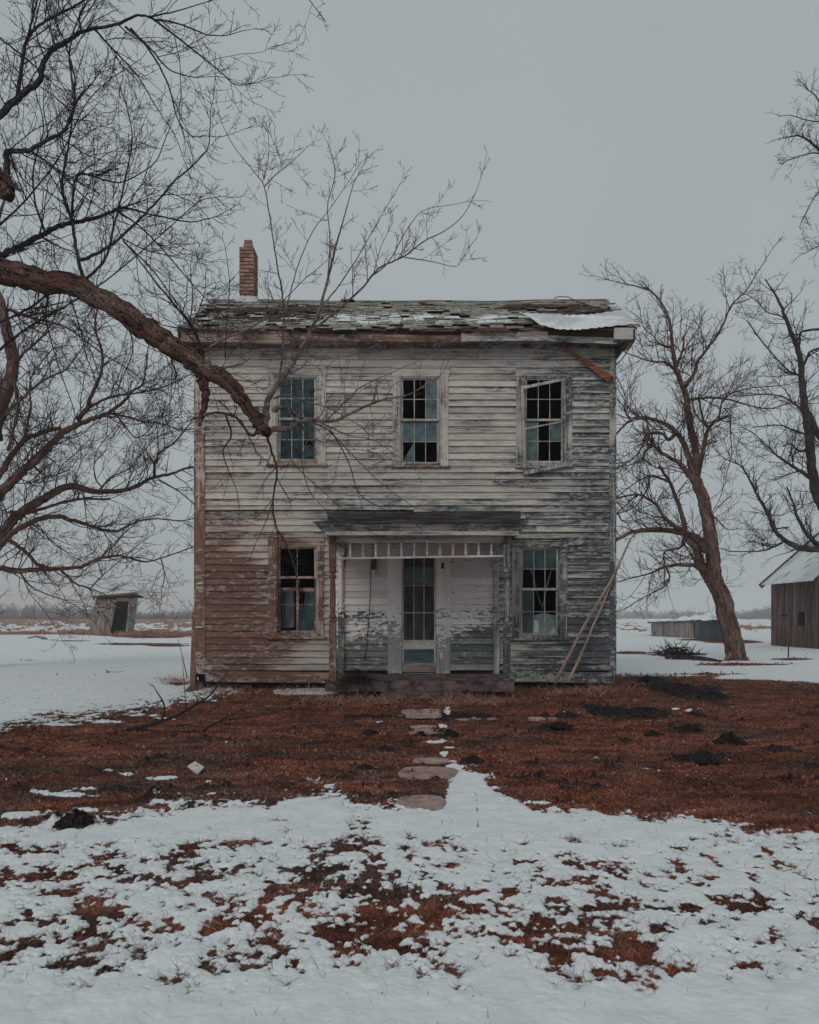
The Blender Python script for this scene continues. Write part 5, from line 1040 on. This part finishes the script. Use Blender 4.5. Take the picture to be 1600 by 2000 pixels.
# brush pile and bundles
def brush(px,py,rx,hpx,n,label,name,mat,seed,cat,depth=.5,wild=.35,len_=1.,g=None):
    r=random.Random(seed); g=g or G(px,py); k=g.y/F; mb=MB(); rw=rx*k; h=hpx*k
    for i in range(n):
        x=r.gauss(0,.42)*rw; y=r.gauss(0,.42)*rw*depth; z=abs(r.gauss(0,.33))*h*max(.1,1-(x/rw)**2); a=r.uniform(0,6.28); L=r.uniform(.5,1.3)*rw*len_*.6; el=r.uniform(-.25,.35) if r.random()>wild else r.uniform(.4,1.4)
        d=Vector((math.cos(a)*math.cos(el),math.sin(a)*math.cos(el),math.sin(el))); p=g+Vector((x,y,z)); pts=[p-d*L*.4]
        for j in range(4):
            d=(d+Vector((r.gauss(0,1),r.gauss(0,1),r.gauss(0,1)))*.25).normalized(); q=pts[-1]+d*L/4; q.z=max(q.z,g.z+.005); pts.append(q)
        pts[0].z=max(pts[0].z,.0); rr=r.uniform(.25,.9)*k; mb.tube(pts,[rr*1.4,rr*1.2,rr,rr*.7,rr*.4],4,cap=False)
    o=mb.build(name,mat,None); tag(o,label,cat); return o
brush(1320,1281,52,26,230,'tangled heap of cut brush on the snow left of the leaning tree','brush_pile',M['twig'],5,'brush pile',.6,.35)
brush(705,1330,44,34,420,'tangle of dark dead vines heaped against the left porch post','vine_heap',M['twig'],6,'vine heap',.35,.10,.9,P(697,1336,15.05))
t=Tree(88); s0=G(1320,1296); mb=MB()
for pts in ([(1290,1283),(1330,1284),(1370,1286),(1400,1291)],[(1300,1286),(1345,1289),(1410,1294)]): mb.tube([G(a,b)+Vector((0,0,.04)) for a,b in pts],[.03,.035,.03,.015][:len(pts)],5)
tag(mb.build('dead_limb',M['bark_grey'],None),'thin dead limbs lying on the snow between the brush heap and the leaning trunk','branch')
mb=MB()
for pts in ([(207,1316),(210,1314),(225,1315),(238,1314)],[(208,1311),(212,1316)]): mb.tube([G(a,b)+Vector((0,0,.02)) for a,b in pts],[.012]*len(pts),5)
tag(mb.build('stick',M['twig'],None),'small dark stick lying on the open snow left of the farmhouse','stick')
mb=MB()
for pts in ([(55,1248),(70,1244),(82,1245),(92,1250)],[(70,1244),(85,1250),(90,1249)]): mb.tube([G(a,b)+Vector((0,0,.06)) for a,b in pts],[.03]*len(pts),5)
tag(mb.build('stick',M['twig'],None),'crooked fallen stick on the snow left of the outhouse','stick')
mb=MB()
for i,(a,b) in enumerate(((347,1240),(352,1265),(360,1300),(368,1330))): pass
mb.tube([P(348,1248,15.2),P(357,1285,15.0),P(366,1325,14.8)],[.004,.006,.008],4); tag(mb.build('dry_stalk',M['twig'],None),'single dead stem standing in the snow by the left corner of the farmhouse','plant')
mb=MB()
for pts in ([(955,1703,),(968,1709),(985,1712),(1008,1710)],[(928,1500),(938,1706),(948,1712)]): mb.tube([G(*q)+Vector((0,0,.012)) for q in pts],[.004]*len(pts),4)
tag(mb.build('twig',M['twig'],None),'two broken dark twigs lying on the smooth snow in front of the path','twig')
# corner rubble
for i,(px,py,rx,h,lab) in enumerate(((386,1345,16,.16,'rough stone block under the left corner of the farmhouse'),(375,1349,12,.08,'smaller stone beside the left corner block'),(1190,1348,14,.07,'flat stone by the right corner of the farmhouse'))):
    lump('rubble_stone',px,py,rx,5,h,simple('rubble_%d'%i,(.07,.05,.045),(.22,.15,.13),(12,12,12)),50+i,lab,'stone','stones at the house corners',10,.35)
# straw and weeds by the foundation
def weeds(name,specs,label,mat,lm,tilt,wd=.0024,seed=1,aoff=(0,1)):
    X_=[];Y_=[]
    for px,py,rx,ry,n in specs:
        v=rs.normal(py,ry,n); u=rs.normal(px,rx,n); v=np.maximum(v,HY+5); y=F*H/(v-HY); X_.append((u-CX)/F*y); Y_.append(y)
    x=np.concatenate(X_);y=np.concatenate(Y_)
    o=blades(0,None,None,(lambda u,v,s,soil:np.where(fbm(x*1.7,y*1.7,3,8)+.25*fbm(x*9,y*9,2,9)>-.02,1.,.18)[:len(u)]),lm[0],lm[1],wd,name,mat,tilt,base=(x,y),aoff=aoff); tag(o,label,'weeds',kind='stuff')
weeds('dead_weeds',[(470,1352,60,5,700),(590,1352,40,6,600),(660,1370,46,4,1500),(740,1372,40,4,700),(905,1371,34,4,1500),(965,1367,36,4,900),(1060,1350,60,5,1300),(1130,1347,40,7,1700),(1180,1350,20,4,400),(420,1350,20,4,300),(345,1333,16,3,350)],'pale straw and dead weeds fallen along the foundation of the farmhouse',M['straw'],(.10,.34),(52,90),.0019)
weeds('dead_weeds',[(232,1239,16,1.2,260),(200,1240,30,1,120),(330,1238,60,2.,700),(60,1237,70,1.6,500)],'dry weeds around the foot of the outhouse',M['straw'],(.15,.5),(5,60),.008)
mb=MB()                                              # thin upright stalks before the porch
for i in range(46):
    px=rnd.choice((U(640,700),U(820,990),U(1000,1190))); g=G(px,U(1366,1372) if px<1000 else U(1346,1352)); L=U(.25,1.0)*(1 if px<1000 else .6); a=U(-.25,.25); b=U(-.15,.15)
    mb.tube([g,g+Vector((a*L*.4,b*L*.4,L*.5)),g+Vector((a*L,b*L,L))],[.003,.0022,.0014],3,cap=False)
tag(mb.build('dead_stalks',M['twig_red'],None),'thin dead stalks standing before the porch','weeds',kind='stuff')

# ---------------------------------------------------------------- haze
mb=MB(); mb.box(-1500,1500,-60,1400,-1.5,26); hz_=mb.build('haze',bpy.data.materials.new('haze_air'),None); m=hz_.data.materials[0]; m.use_nodes=True; nt=m.node_tree; nt.nodes.clear()
pv=nt.nodes.new('ShaderNodeVolumePrincipled'); pv.inputs['Density'].default_value=.0008; pv.inputs['Color'].default_value=(1,1,1,1); pv.inputs['Anisotropy'].default_value=.2
oo=nt.nodes.new('ShaderNodeOutputMaterial'); nt.links.new(pv.outputs[0],oo.inputs['Volume']); tag(hz_,'thin pale winter haze over the fields','haze',kind='stuff')
